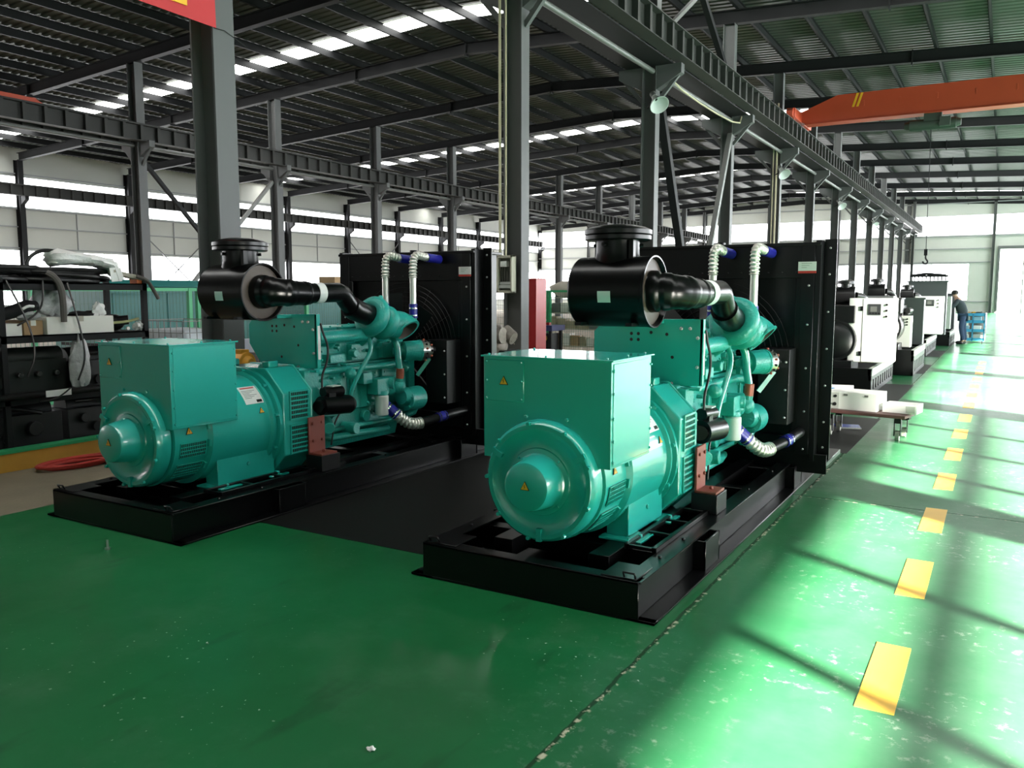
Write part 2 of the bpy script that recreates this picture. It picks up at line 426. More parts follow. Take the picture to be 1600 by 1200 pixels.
for a, b in zip(ys, ys[1:]):
    if b-a < .5 or any(d[0] >= a-.01 and d[1] <= b+.01 for d in SUN_OPENINGS[1:]): continue
    m = MB().mat(0).box(wx0+.08, wx0+.09, a+.25, b-.25, 1.0, 4.0).mat(1)
    for i in range(5):
        y = (b-.25, b-2.1, b-3.5, b-4.9, a+.25)[i]; m.box(wx0+.05, wx0+.12, y-.05, y+.05, 1.0, 4.0)
    for z, hh in ((1.0,.05), (2.0,.04), (3.66,.045), (4.0,.10)): m.box(wx0+.05, wx0+.12, a+.25, b-.25, z-hh, z+hh)
    struct(m.build('window_%d' % n, [GLASS, STEELD])); n += 1
DIMPANE = mat('sun_dimming_pane', (1, 1, 1), .3)  # added panes above the openings, dimming the sun that reaches the cabinets
nt = DIMPANE.node_tree; tr = nt.nodes.new('ShaderNodeBsdfTransparent'); tr.inputs[0].default_value = (.25, .25, .25, 1)
nt.links.new(tr.outputs[0], nt.nodes['Material Output'].inputs['Surface'])
for (a, b) in SUN_OPENINGS:
    m = MB().mat(0).box(wx0+.08, wx0+.09, a-.1, b+.1, 4.2, 6.0).mat(1)
    for i in range(4): y = a+(b-a)*i/3; m.box(wx0+.05, wx0+.12, y-.04, y+.04, 4.2, 6.0)
    struct(m.build('window_%d' % n, [DIMPANE, STEELD])); n += 1
# side wall: one high band and one low band of bright panes per bay
FRAME = mat('pale_window_frame', (.55, .56, .55), .5)
for a, b in zip(COLS, COLS[1:]):
    for z0, z1 in ((5.85, 7.38), (1.0, 3.75)):
        m = MB().mat(0).box(X0, X0+.03, a+.1, b-.1, z0, z1).mat(1)
        for z in (z0, z1): m.box(X0, X0+.05, a+.1, b-.1, z-.03, z+.03)
        for i in range(5): y = a+.1+(b-a-.2)*i/4; m.box(X0, X0+.042, y-.02, y+.02, z0, z1)
        struct(m.build('window_%d' % n, [PANE, FRAME])); n += 1
    m = MB()
    for z in (.9, 3.85, 4.9, 5.78, 7.5): m.box(X0, X0+.12, a+.13, b-.13, z-.03, z+.03)
    struct(m.build('wall_girt', GIRT)); struct(MB().box(X0, X0+.05, a+2.98, a+3.02, 3.85, 5.8).build('wall_stud', GIRT))
# end wall
endx = [X0, -36.7, -30.7, -24.7, -18.7, -12.7, -6.8, -.95, 5.2, X1]
for a, b in zip(endx, endx[1:]):
    m = MB().mat(0).box(a+.1, b-.1, Y1-.03, Y1, 6.3, 7.9).mat(1)
    for z in (6.3, 7.9): m.box(a+.1, b-.1, Y1-.05, Y1, z-.03, z+.03)
    for i in range(4): x = a+.1+(b-a-.2)*i/3; m.box(x-.02, x+.02, Y1-.042, Y1, 6.3, 7.9)
    struct(m.build('window_%d' % n, [PANE, FRAME])); n += 1
    if b < 0:
        xb = b-.1 if b < -2 else -2.6
        m = MB().mat(0).box(a+.1, xb, Y1-.03, Y1, 1.0, 4.0).mat(1)
        for z in (1.0, 4.0): m.box(a+.1, xb, Y1-.05, Y1, z-.03, z+.03)
        for i in range(4): x = a+.1+(xb-a-.1)*i/3; m.box(x-.02, x+.02, Y1-.042, Y1, 1.0, 4.0)
        struct(m.build('window_%d' % n, [PANE, FRAME])); n += 1
    m = MB()
    for z in (.9, 4.1, 5.2, 6.2, 8.9): m.box(a+.12, (b-.12), Y1-.12, Y1, z-.04, z+.04) if b < 0 or z > 5.5 else None
    struct(m.build('wall_girt', GIRT))
    if a > X0: o = hcol('end_column', a, Y1-.3, zt(a)-.5, .1, .15, m_=STEELG); struct(o)
DOORM = glow('daylit_door_sheet', (.93, 1.0, .94), 1.6)
m = MB().mat(0).box(-.45, 4.6, Y1-.08, Y1-.04, .05, 5.1).mat(1)
for x in (-.6, 4.6): m.box(x, x+.15, Y1-.16, Y1, 0, 5.2)
m.box(-.6, 5.0, Y1-.25, Y1, 5.12, 5.35)
for x in (1.2, 2.9): m.box(x-.03, x+.03, Y1-.1, Y1-.04, .05, 5.1)
for z in (1.3, 2.6, 3.9): m.box(-.45, 4.6, Y1-.1, Y1-.04, z-.02, z+.02)
struct(m.build('door_1', [DOORM, STEELG]))
# ---------------------------------------------------------------- the large teal generator sets
def tri_label(name, parent, c, n, up, size=.05):
    """yellow warning triangle with dark rim and bolt sign, lying on a surface with normal n"""
    c, n, up = Vector(c), Vector(n).normalized(), Vector(up)
    up = (up - n*up.dot(n)).normalized(); r = up.cross(n)
    m = MB()
    def tri(s, d, mi):
        m.mat(mi); P = [c+n*d+up*s*.58, c+n*d-up*s*.42-r*s*.56, c+n*d-up*s*.42+r*s*.56]
        m.loft([[p-n*.004 for p in P], P])
    tri(size, .004, 0); tri(size*.82, .0055, 1)
    m.mat(0)
    P = [c+n*.007+up*size*a+r*size*b for a, b in [(.30,.06),(.02,-.12),(.02,.0),(-.26,-.06),(.0,.12),(.0,.0)]]
    m.add(P, [(0,1,2),(0,2,5),(5,2,3),(5,3,4)])
    o = m.build(name, [BLACKM, YELLOW], parent); o['label'] = 'yellow warning triangle'
    return o

def make_genset():
    root = thing('generator_set', (0,0,0), 'x', 'generator')
    # --- skid
    m = MB()
    m.box(-.65,.65,0,.012,.014,.2).box(-.65,.65,0,.09,.188,.2).box(-.735,.735,0,.05,0,.014)
    m.box(-.65,.65,4.028,4.04,.014,.2).box(-.65,.65,3.95,4.04,.188,.2)
    for s in (-1, 1):
        a = lambda p, q: (min(s*p, s*q), max(s*p, s*q))
        m.box(*a(.628,.642),.012,4.028,.014,.19); m.box(*a(.55,.66),.012,4.03,.188,.2); m.box(*a(.585,.735),0,4.04,0,.014)
        m.box(*a(.24,.36),.3,3.9,.1,.2)
        for y in (.86, 1.12, 3.2, 3.48): m.box(*a(.642,.715),y,y+.012,.014,.188)
        for y in (.86, 3.2): m.box(*a(.70,.712),y,y+.27,.014,.188)
        m.box(*a(.44,.63),.02,.24,.2,.206)
        m.tube([(s*.62,.04,.2),(s*.62,.02,.235),(s*.56,.02,.235),(s*.56,.04,.2)],.007,6)
        m.bolts([(s*.60,y,.2) for y in (.42,.8,1.55,2.2,2.9)],(0,0,1))
    for y in (.55, 1.48, 2.3, 3.1): m.box(-.628,.628,y,y+.09,.08,.18)
    m.box(-.62,.62,.02,4.0,.016,.022)
    m.build('skid', BLACK, root, bevel=.003, seg=1)
    # --- ladder tray beside the alternator
    m = MB()
    for x in (.385,.545): m.box(x-.014,x+.014,.48,1.74,.2,.228)
    for y in (.48,.78,1.08,1.38,1.715): m.box(.385,.545,y,y+.022,.204,.224)
    m.build('ladder_tray', BLACK, root, bevel=.002, seg=1)
    # --- alternator
    Z = .59
    m = MB().lathe([(.30,.27),(.345,.285),(.347,.555),(.38,.575),(.38,1.11),(.405,1.12),(.405,1.14),(.39,1.145),(.39,1.16),(.425,1.168),(.425,1.21)],(0,0,Z),(0,1,0),48)
    for a in range(10):
        t = 2*pi*a/10+.2; m.bolts([(.412*cos(t),1.135,Z+.412*sin(t))],(0,1,0),.014,.035)
    for t in (-.12,.22,-.62): m.obox((.352*cos(t),.56,Z+.352*sin(t)),(.03,.02,.05),Matrix.Rotation(-t,3,'Y'))
    alt = m.build('alternator', TEAL, root)
    m = MB().lathe([(0,.025),(.112,.025),(.128,.032),(.135,.05),(.150,.160),(.158,.168),(.182,.172),(.186,.180),(.205,.184),(.262,.180),(.288,.164),(.312,.164),(.326,.178),(.334,.205),(.336,.262),(.30,.268)],(0,0,Z),(0,1,0),56)
    for a in range(9):
        t = 2*pi*a/9+.35; c = (.318*cos(t),.168,Z+.318*sin(t))
        m.bolts([c],(0,-1,0),.013,.02,8)
        if a % 3 == 0: m.obox((.29*cos(t+.2),.17,Z+.29*sin(t+.2)),(.07,.03,.03),Matrix.Rotation(-(t+.2),3,'Y'))
    for a in range(4): t = pi/4+a*pi/2; m.bolts([(.17*cos(t),.172,Z+.17*sin(t))],(0,-1,0),.008,.012)
    m.build('end_cover', TEAL, alt, angle=30)
    m = MB().box(-.385,.39,.235,.79,.685,1.248)
    m.box(.39,.394,.26,.77,.70,1.235)
    m.bolts([(.394,.255,z) for z in (.72,.83,.95,1.08,1.2)],(1,0,0),.009,.008).bolts([(.394,.775,z) for z in (.72,.83,.95,1.08,1.2)],(1,0,0),.009,.008)
    m.bolts([(-.11,.235,.93),(.14,.235,.93)],(0,-1,0),.012,.014)
    m.build('terminal_box', TEAL, alt, bevel=.005)
    m = MB().box(-.40,.405,.222,.805,1.248,1.258)
    m.bolts([(-.36,.25,1.258),(.0,.25,1.258),(.36,.25,1.258),(.36,.52,1.258),(.36,.77,1.258),(-.36,.77,1.258)],(0,0,1),.008,.01)
    m.build('terminal_lid', TEAL, alt, bevel=.002, seg=1)
    m = MB().box(-.372,-.125,.228,.236,1.005,1.235)
    m.bolts([(x,.228,z) for x in (-.36,-.137) for z in (1.02,1.12,1.222)],(0,-1,0),.008,.008)
    m.build('access_panel', TEAL, alt, bevel=.003, seg=1)
    tri_label('warning_label', alt, (-.25,.2275,1.118), (0,-1,0), (0,0,1))
    tri_label('warning_label', alt, (0,.025,.595), (0,-1,0), (0,0,1), .048)
    def onbody(y, t, r): return (r*cos(t), y, Z+r*sin(t)), (cos(t),0,sin(t))
    p, n = onbody(.40,.17,.348); tri_label('warning_label', alt, p, n, (0,0,1))
    p, n = onbody(1.04,.34,.3815); tri_label('warning_label', alt, p, n, (0,0,1), .045)
    # rating plate bent over the body
    m = MB(); R = .3825
    def patch(y0,y1,t0,t1,r,mi,k=6):
        m.mat(mi); V=[]; F=[]
        for i in range(k+1):
            t = t0+(t1-t0)*i/k
            for y in (y0,y1):
                for rr in (r-.006, r): V.append((rr*cos(t),y,Z+rr*sin(t)))
        for i in range(k):
            a=i*4; b=a+4
            F += [(a+1,a+3,b+3,b+1),(a,b,b+2,a+2),(a,a+1,b+1,b),(a+2,b+2,b+3,a+3)]
        F += [(0,2,3,1),(k*4,k*4+1,k*4+3,k*4+2)]
        m.add(V,F)
    patch(.92,1.09,.50,.92,R,0)
    patch(.94,1.07,.86,.89,R+.001,1,2)
    for i in range(6): patch(.935,1.06-.03*(i%3),.80-.035*i,.807-.035*i,R+.001,2,1)
    patch(1.03,1.08,.525,.58,R+.001,3,2)
    m.build('rating_plate', [WHITEL, REDL, STEELG, BLACKM], alt)['label'] = 'white printed rating plate'
    for (t0,t1) in ((-.06,-.36),(-.52,-.86)):
        m = MB(); patch(.325,.535,t0,t1,.351,0)
        for i in range(15):
            y = .325+.015*i; patch(y-.002,y+.002,t0,t1,.355,1,4)
        for i in range(5):
            t = t0+(t1-t0)*i/4; patch(.322,.538,t-.006,t+.006,.356,1,1)
        m.build('air_grille', [DARKIN, TEAL], alt)
    # fan housing
    h, c = .43, .19
    poly = [(-h+c,Z-h),(h-c,Z-h),(h,Z-h+c),(h,Z+h-c),(h-c,Z+h),(-h+c,Z+h),(-h,Z+h-c),(-h,Z-h+c)]
    m = MB().prism(poly,'y',1.2,1.5)
    m.prism([(x*1.02,Z+(z-Z)*1.02) for x,z in poly],'y',1.485,1.505)
    m.box(.16,.24,1.24,1.34,Z+h,Z+h+.05); m.box(-.28,-.2,1.24,1.34,Z+h,Z+h+.05)
    hs = m.build('fan_housing', TEAL, alt, bevel=.008)
    for (z0,z1) in ((.36,.575),(.625,.84)):
        m = MB().mat(0).box(h-.002,h+.003,1.262,1.452,z0,z1).mat(1)
        k = 6
        for i in range(k+1): z = z0+(z1-z0)*i/k; m.box(h,h+.012,1.255,1.458,z-.006,z+.006)
        for i in range(2): y = 1.255+.195*i; m.box(h,h+.012,y,y+.009,z0,z1)
        for i in range(1,11): y = 1.255+.019*i; m.box(h,h+.007,y-.0014,y+.0014,z0,z1)
        m.build('air_grille', [DARKIN, TEAL], alt)
    for s in (-1,1):
        m = MB(); a = lambda p, q: (min(s*p, s*q), max(s*p, s*q))
        m.box(*a(.318,.33),.64,1.18,.212,.43).box(*a(.17,.43),.58,.78,.2,.214).box(*a(.17,.43),1.06,1.24,.2,.214)
        for y in (.65,.74,1.08,1.165): m.box(*a(.19,.318),y,y+.012,.212,.38)
        m.bolts([(s*.33,.92,.33)],(s,0,0),.016,.012).bolts([(s*.39,.67,.214),(s*.39,1.16,.214)],(0,0,1),.016,.02)
        m.build('foot', TEAL, alt, bevel=.003, seg=1)
    # --- engine
    m = MB().box(-.30,.30,1.5,2.92,.44,1.0).box(-.36,.36,1.5,1.66,.33,.98).box(-.26,.26,1.66,2.9,1.0,1.2)
    m.prism([(-.24,.44),(.24,.44),(.19,.27),(-.19,.27)],'y',1.7,2.85)
    for i in range(3):
        y = 1.68+.41*i; m.box(-.2,.22,y,y+.36,1.2,1.31); m.bolts([(.19,y+.05,1.31),(.19,y+.31,1.31),(-.1,y+.05,1.31),(-.1,y+.31,1.31)],(0,0,1))
        m.box(.26,.32,y+.02,y+.30,1.02,1.16); m.bolts([(.32,y+.06,1.12),(.32,y+.26,1.12),(.32,y+.06,1.05),(.32,y+.26,1.05)],(1,0,0),.012)
        m.cyl((.26,y+.16,1.15),(.37,y+.16,1.22),.045,.04,14)
        m.box(.30,.33,y,y+.34,.60,.93); m.bolts([(.33,y+a,z) for a in (.03,.31) for z in (.64,.76,.89)],(1,0,0),.012)
        m.cyl((.30,y+.17,.52),(.35,y+.17,.52),.05,.05,14)
    m.cyl((.38,1.63,1.24),(.39,2.24,1.25),.05,.058,16)
    m.cyl((.33,1.62,.96),(.36,2.62,.95),.032,.032,12); m.cyl((.345,1.66,.46),(.345,2.75,.44),.02,.02,10)
    m.tube([(.34,2.62,.95),(.40,2.7,.95),(.44,2.74,.9)],.035,10)
    m.cyl((.0,2.92,.72),(.0,3.04,.72),.14,.12,20); m.box(-.25,.34,2.88,2.97,.5,1.1)
    m.obox((.40,2.36,.78),(.12,.16,.14)); m.cyl((.42,2.37,.74),(.42,2.37,.70),.062,.066,16)
    m.cyl((.36,2.44,.80),(.47,2.5,.80),.06,.06,14)
    m.tube([(.33,1.7,.42),(.38,1.75,.40),(.36,2.3,.38),(.30,2.6,.36)],.03,10)
    m.obox((.36,1.84,1.06),(.1,.18,.07)); m.cyl((.36,2.05,1.09),(.43,2.05,1.09),.035,.035,12)
    m.obox((.36,2.22,.86),(.09,.12,.1)); m.sphere((.40,2.0,.92),.05)
    m.cyl((.36,1.72,.52),(.46,1.66,.50),.07,.05,14); m.cyl((.30,2.0,.45),(.44,2.02,.45),.055,.05,14)
    rnd = random.Random(3)
    for i in range(26):
        y = 1.66+rnd.random()*1.1; z = .42+rnd.random()*.75
        m.bolts([(.31,y,z)],(1,0,0),.016,.04+.03*rnd.random(),6)
    m.build('engine', TEALC, root, bevel=.01)
    # upright bracket plate under the air filter
    poly = [(-.325,1.34),(-.24,1.425),(.445,1.433),(.437,1.0),(-.16,.968),(-.325,1.18)]
    m = MB().prism(poly,'y',1.56,1.574)
    m.box(.425,.447,1.56,1.60,1.0,1.433).box(-.15,.43,1.56,1.60,.965,.985)
    m.box(-.12,-.02,1.36,1.56,1.40,1.43).box(.08,.18,1.36,1.56,1.40,1.43)
    m.mat(1)
    for x, z in ((-.05,1.33),(.0,1.33),(.09,1.34),(.0,1.29),(-.05,1.29),(.2,1.33),(.24,1.18),(.05,1.08)): m.cyl((x,1.5585,z),(x,1.562,z),.012,.012,8)
    m.mat(2).bolts([(.412,1.56,1.31),(.412,1.56,1.12),(.30,1.56,1.37),(.36,1.56,1.37),(.24,1.56,1.005),(-.02,1.56,.99)],(0,-1,0),.013,.014)
    bp = m.build('bracket_plate', [TEAL, DARKIN, ZINC], root, bevel=.002, seg=1)
    MB().box(.447,.4485,1.57,1.598,1.07,1.34).build('edge_reflection', WHITEL, bp)  # white strip standing in for a reflection on the flange edge
    # --- engine mounts, starter, filters
    for s in (-1,1):
        a = lambda p, q: (min(s*p, s*q), max(s*p, s*q))
        m = MB().box(*a(.455,.472),1.42,1.60,.325,.62).box(*a(.455,.60),1.42,1.60,.325,.342).prism([(s*.36,.36),(s*.455,.36),(s*.455,.55),(s*.36,.55)],'y',1.5,1.52)
        m.bolts([(s*.472,1.46,.57),(s*.472,1.56,.57),(s*.472,1.46,.43),(s*.472,1.56,.43)],(s,0,0),.014).bolts([(s*.54,1.51,.342)],(0,0,1),.016,.02)
        em = m.build('engine_mount', REDOX, root, bevel=.003, seg=1)
        MB().box(*a(.44,.61),1.41,1.62,.2,.325).build('mount_block', BLACKM, em, bevel=.004)
    m = MB().cyl((.43,1.60,.69),(.46,1.90,.675),.078,.078,24).cyl((.44,1.56,.69),(.43,1.60,.69),.05,.05,16).cyl((.46,1.90,.675),(.463,1.93,.673),.078,.065,24)
    m.cyl((.42,1.64,.80),(.44,1.84,.79),.042,.042,16).box(.40,.47,1.66,1.74,.70,.79).bolts([(.463,1.93,.70),(.463,1.93,.64)],(0,1,0),.01)
    st = m.build('starter_motor', BLACK, root)
    MB().box(.40,.47,1.70,1.80,.838,.845).build('label', WHITEL, st)
    MB().tube([(.45,1.60,1.36),(.456,1.62,1.28),(.47,1.66,1.18),(.462,1.66,1.05),(.45,1.60,.94),(.45,1.6,.84)],.009,8,smooth=2).build('cable', RUBBER, root)
    MB().tube([(.42,1.9,.66),(.44,1.75,.55),(.46,1.70,.44),(.46,1.68,.36)],.007,8,smooth=2).build('cable', RUBBER, root)
    m = MB().lathe([(.05,.52),(.058,.526),(.06,.54),(.06,.69),(.05,.70)],(.43,2.37,0),(0,0,1),24)
    m.build('oil_filter', WHITE, root)
    # --- charging alternator and its brace
    q0 = Vector((.45,2.66,1.075)); qd = Vector((.52,.85,0)).normalized()
    m = MB().mat(0).cyl(q0,q0+qd*.15,.088,.094,24).cyl(q0+qd*.15,q0+qd*.165,.098,.098,24).cyl(q0-qd*.1,q0,.03,.05,14).mat(1).cyl(q0+qd*.165,q0+qd*.23,.096,.09,24).cyl(q0+qd*.23,q0+qd*.28,.088,.045,24)
    for k in range(14):
        t = 2*pi*k/14; rr = m.ring(q0+qd*.20, qd, .097, 14)[k]; m.mat(2 if k % 3 == 0 else 3).sphere(rr,.011,n=8,m=6)
    for k in range(8): rr = m.ring(q0+qd*.258, qd, .07, 8)[k]; m.mat(2 if k % 2 else 3).sphere(rr,.012,n=8,m=6)
    m.mat(3).cyl(q0+qd*.28,q0+qd*.31,.03,.03,14)
    ca = m.build('charging_alternator', [TEALC, ALU, GASKET, BLACKM], root)
    MB().beam((.60,2.86,1.0),(.50,2.80,.84),.02,.035).build('brace', TEAL, ca)
    # --- water pump and pipe with red sleeve
    m = MB().cyl((.46,2.66,.63),(.46,2.86,.63),.105,.11,24).cyl((.46,2.60,.66),(.46,2.66,.66),.07,.09,20).sphere((.47,2.56,.76),.065).cyl((.47,2.56,.76),(.49,2.556,.84),.042,.036,14)
    m.sphere((.42,2.50,.74),.06).bolts([(.46+.085*cos(t),2.66,.63+.085*sin(t)) for t in (0.3,1.3,2.4,3.4,4.4,5.4)],(0,-1,0),.013,.016)
    m.tube([(.46,2.86,.62),(.44,2.8,.5),(.4,2.7,.46)],.04,10)
    wp = m.build('water_pump', TEALC, root)
    MB().cyl((.488,2.556,.835),(.495,2.556,.925),.036,.036,16).build('sleeve', GASKET, wp)
    MB().tube([(.42,2.46,1.26),(.445,2.54,1.20),(.462,2.56,1.12),(.468,2.56,1.02),(.488,2.557,.92)],.03,12,smooth=2).build('coolant_pipe', TEAL, root)
    MB().tube([(.40,2.2,1.26),(.44,2.22,1.18),(.45,2.2,1.08),(.44,2.08,.94),(.43,1.98,.80),(.43,1.96,.72)],.02,10,smooth=2).build('oil_pipe', TEAL, root)
    # --- turbocharger
    m = MB()
    def torus(c, ax, R, r, n=30, k=14):
        ax = Vector(ax).normalized(); pts = m.ring(c, ax, R, n); V=[]; F=[]
        for i, p in enumerate(pts):
            d = (p-Vector(c)).normalized()
            for j in range(k):
                a = 2*pi*j/k; V.append(p + d*cos(a)*r + ax*sin(a)*r)
        for i in range(n):
            for j in range(k):
                F.append((i*k+j, i*k+(j+1)%k, ((i+1)%n)*k+(j+1)%k, ((i+1)%n)*k+j))
        m.add(V, F)
    ax = Vector((.05,.93,-.36)).normalized(); c0 = Vector((.455,2.23,1.40))
    torus(c0, ax, .12, .062)
    m.lathe([(.075,-.05),(.09,0),(.09,.05),(.065,.06),(.065,.11),(.10,.115),(.12,.13),(.125,.19),(.10,.23)], c0, ax, 28)
    torus(c0+ax*.165, ax, .10, .056)
    m.cyl(c0+Vector((-.1,.02,.06)), c0+Vector((-.2,.1,-.02)), .05, .05, 16)
    dn = Vector((.70,.02,-.71)).normalized(); ce = Vector((.585,2.55,1.268))
    m.tube([c0+ax*.16, c0+ax*.23+Vector((.02,0,.01)), ce-dn*.07, ce], [.128,.128,.122,.118,.118], 24, caps=False, smooth=2)
    m.loft([m.ring(ce-dn*.01,dn,.128,28), m.ring(ce+dn*.004,dn,.128,28), m.ring(ce+dn*.004,dn,.106,28), m.ring(ce-dn*.09,dn,.088,28)], False, True)
    m.sphere((.40,2.40,1.50),.05); m.cyl((.40,2.40,1.50),(.38,2.44,1.57),.03,.02,12)
    m.tube([(.34,2.3,1.22),(.38,2.32,1.28),(.44,2.33,1.34)],.05,12)
    tb = m.build('turbocharger', TEALC, root)
    m = MB(); m.loft([m.ring(ce+dn*.0035,dn,.1055,28), m.ring(ce+dn*.0035,dn,.103,28), m.ring(ce-dn*.083,dn,.085,28)], False, True); m.build('outlet_bore', mat('rusty_bore',(.13,.10,.085),.6,metal=.4), tb)
    m = MB().tube([(.38,2.75,1.30),(.40,2.80,1.33),(.43,2.84,1.34),(.43,2.845,1.40)],.035,12,smooth=1).tube([(.10,2.75,1.28),(.105,2.82,1.32),(.105,2.845,1.40)],.035,12,smooth=1)
    m.tube([(.0,2.72,1.28),(.2,2.74,1.30),(.42,2.76,1.30)],.04,12)
    m.build('thermostat_pipe', TEALC, root)
    # --- air filter, boot and intake pipe
    m = MB().lathe([(.19,-.255),(.208,-.25),(.218,-.237),(.218,.232),(.223,.235),(.223,.255),(.213,.255),(.203,.225)],(0,1.2,1.608),(1,0,0),48,True,False)
    m.lathe([(.15,1.78),(.14,1.825),(.135,1.85),(.135,1.945)],(-.01,1.22,0),(0,0,1),32)
    m.mat(0).box(.105,.135,1.12,1.16,1.78,1.93)
    for t in (.6,1.9,3.2,4.5): m.cyl((-.01+.13*cos(t),1.22+.13*sin(t),1.90),(-.01+.16*cos(t),1.22+.16*sin(t),1.90),.012,.012,8)
    m.box(-.2,-.16,1.0,1.4,1.40,1.42).box(.14,.18,1.0,1.4,1.40,1.42)
    af = m.build('air_filter', BLACK, root, angle=30)
    m = MB().lathe([(.12,.215),(.205,.218),(.205,.225),(.12,.232)],(0,1.2,1.608),(1,0,0),40)
    m.build('end_plate', mat('black_end_warm_sheen',(.07,.045,.03),.45), af)  # black plate, browned to carry the warm light it reflects
    m = MB().lathe([(.12,1.925),(.196,1.925),(.208,1.932),(.208,1.955),(.202,1.96),(.212,1.965),(.212,1.99),(.198,1.998),(.17,2.01),(.10,2.024),(.0,2.03)],(-.01,1.22,0),(0,0,1),48)
    m.build('rain_cap', BLACK, af, angle=25)
    m = MB()
    for t0 in (0,):
        V=[]; F=[]
        for i in range(5):
            t = pi+.30-.32*i/4
            for x in (-.04,.045):
                for rr in (.2165,.220): V.append((x,1.2+rr*cos(t),1.608+rr*sin(t)))
        for i in range(4):
            a=i*4; b=a+4; F += [(a+1,a+3,b+3,b+1),(a,b,b+2,a+2),(a,a+1,b+1,b),(a+2,b+2,b+3,a+3)]
        F += [(0,2,3,1),(16,17,19,18)]
        m.add(V,F)
    m.build('label', WHITEL, af)['label'] = 'silver paper label'
    m = MB().tube([(.21,1.2,1.61),(.29,1.203,1.61),(.365,1.235,1.608),(.41,1.305,1.603),(.43,1.40,1.60),(.442,1.48,1.597)],
                  lambda t: (.135 if t < .22 else .122) -.038*t+.006*(1 if int(t*11)%3==0 else 0), 24, smooth=3)
    m.build('intake_boot', BLACK, root, angle=60)
    m = MB().tube([(.44,1.46,1.598),(.474,1.79,1.606),(.4735,1.835,1.59),(.471,1.875,1.55),(.466,1.96,1.47),(.457,2.19,1.41)], .078, 24, smooth=0)
    m.tube([(.467,1.935,1.492),(.464,1.99,1.462),(.456,2.20,1.408)],.092,24).cyl((.439,1.45,1.598),(.442,1.485,1.599),.09,.09,24)
    ip = m.build('intake_pipe', BLACK, root, angle=50)
    MB().cyl((.450,1.54,1.6005),(.459,1.61,1.602),.0815,.0815,24).build('label', WHITEL, ip)
    # --- upper coolant hoses
    for x0, x1 in ((.105,.15),(.43,.46)):
        m = MB().tube([(x0,2.845,1.48),(x0,2.847,1.75)],.031,16)
        P = [(x0,2.847,1.74),(x0,2.848,1.80),(x0,2.85,1.87),(x0+.002,2.86,1.925),(x0+.01,2.90,1.955),(x0+.02,2.96,1.945),(x0+.025,3.05,1.93)]
        Q = [Vector(p) for p in P]
        for _ in range(5): Q = [Q[0]]+[w for a,b in zip(Q,Q[1:]) for w in (a*.75+b*.25, a*.25+b*.75)]+[Q[-1]]
        m.tube(Q, lambda t: .036+.0045*cos(t*pi*2*15), 16)
        ch = m.build('coolant_hose', SILVERH, root, angle=60)
        MB().cyl((x0,2.845,1.37),(x0,2.845,1.50),.039,.039,18).build('hose_sleeve', BLUE, ch)
        MB().cyl((x0+.024,3.03,1.932),(x0+.04,3.21,1.92),.041,.041,18).build('hose_sleeve', BLUE, ch)
        for z in (1.395,1.46): MB().cyl((x0,2.845,z-.006),(x0,2.845,z+.006),.0415,.0415,18).build('hose_clamp', CHROME, ch)
    # --- lower hose
    P = [(.50,2.465,.53),(.545,2.505,.475),(.585,2.55,.435),(.615,2.61,.42),(.635,2.67,.425)]
    Q = [Vector(p) for p in P]
    for _ in range(5): Q = [Q[0]]+[w for a,b in zip(Q,Q[1:]) for w in (a*.75+b*.25, a*.25+b*.75)]+[Q[-1]]
    lh = MB().tube(Q, lambda t: .05+.005*cos(t*pi*2*11), 18).build('lower_hose', SILVERH, root, angle=60)
    MB().tube([(.44,2.41,.60),(.475,2.44,.56),(.52,2.48,.505)],.05,18).build('hose_sleeve', BLUE, lh)
    MB().tube([(.63,2.66,.425),(.675,2.77,.445),(.71,2.87,.46),(.73,3.0,.475),(.735,3.26,.48)],.04,16).build('hose_section', BLACKM, lh)
    MB().tube([(.70,2.835,.456),(.722,2.93,.468)],.046,16).build('hose_sleeve', BLUE, lh)
    for a in (0.2,.75): p = Vector((.44,2.41,.60)).lerp(Vector((.52,2.48,.505)),a); d = Vector((.08,.07,-.095)).normalized(); MB().cyl(p-d*.006,p+d*.006,.053,.053,18).build('hose_clamp', CHROME, lh)
    for a in (.15,.8): p = Vector((.70,2.835,.456)).lerp(Vector((.722,2.93,.468)),a); d = Vector((.022,.095,.012)).normalized(); MB().cyl(p-d*.005,p+d*.005,.049,.049,18).build('hose_clamp', CHROME, lh)
    # --- fan and belt pulley
    m = MB().cyl((0,3.03,1.05),(0,3.10,1.05),.10,.10,24)
    for i in range(8):
        t = 2*pi*i/8; M = Matrix.Rotation(-t,3,'Y') @ Matrix.Rotation(.6,3,'X')
        m.obox((.32*cos(t),3.10,1.05+.32*sin(t)),(.46,.012,.16),M)
    m.build('cooling_fan', BLACKM, root)
    # --- radiator
    m = MB().box(-.80,.80,3.30,3.72,.28,1.99).box(-.80,.80,3.25,3.30,1.72,1.99).box(-.80,.80,3.25,3.30,.30,.44)
    m.box(-.80,-.66,3.25,3.30,.44,1.72).box(.66,.80,3.25,3.30,.44,1.72)
    m.box(-.84,.84,3.24,3.76,1.975,2.0)
    m.bolts([(x*.11-.77,3.25,1.765) for x in range(15)],(0,-1,0),.009,.007)
    m.cyl((-.02,3.45,2.0),(-.02,3.45,2.03),.04,.04,14)
    rad = m.build('radiator', BLACK, root, bevel=.004, seg=1)
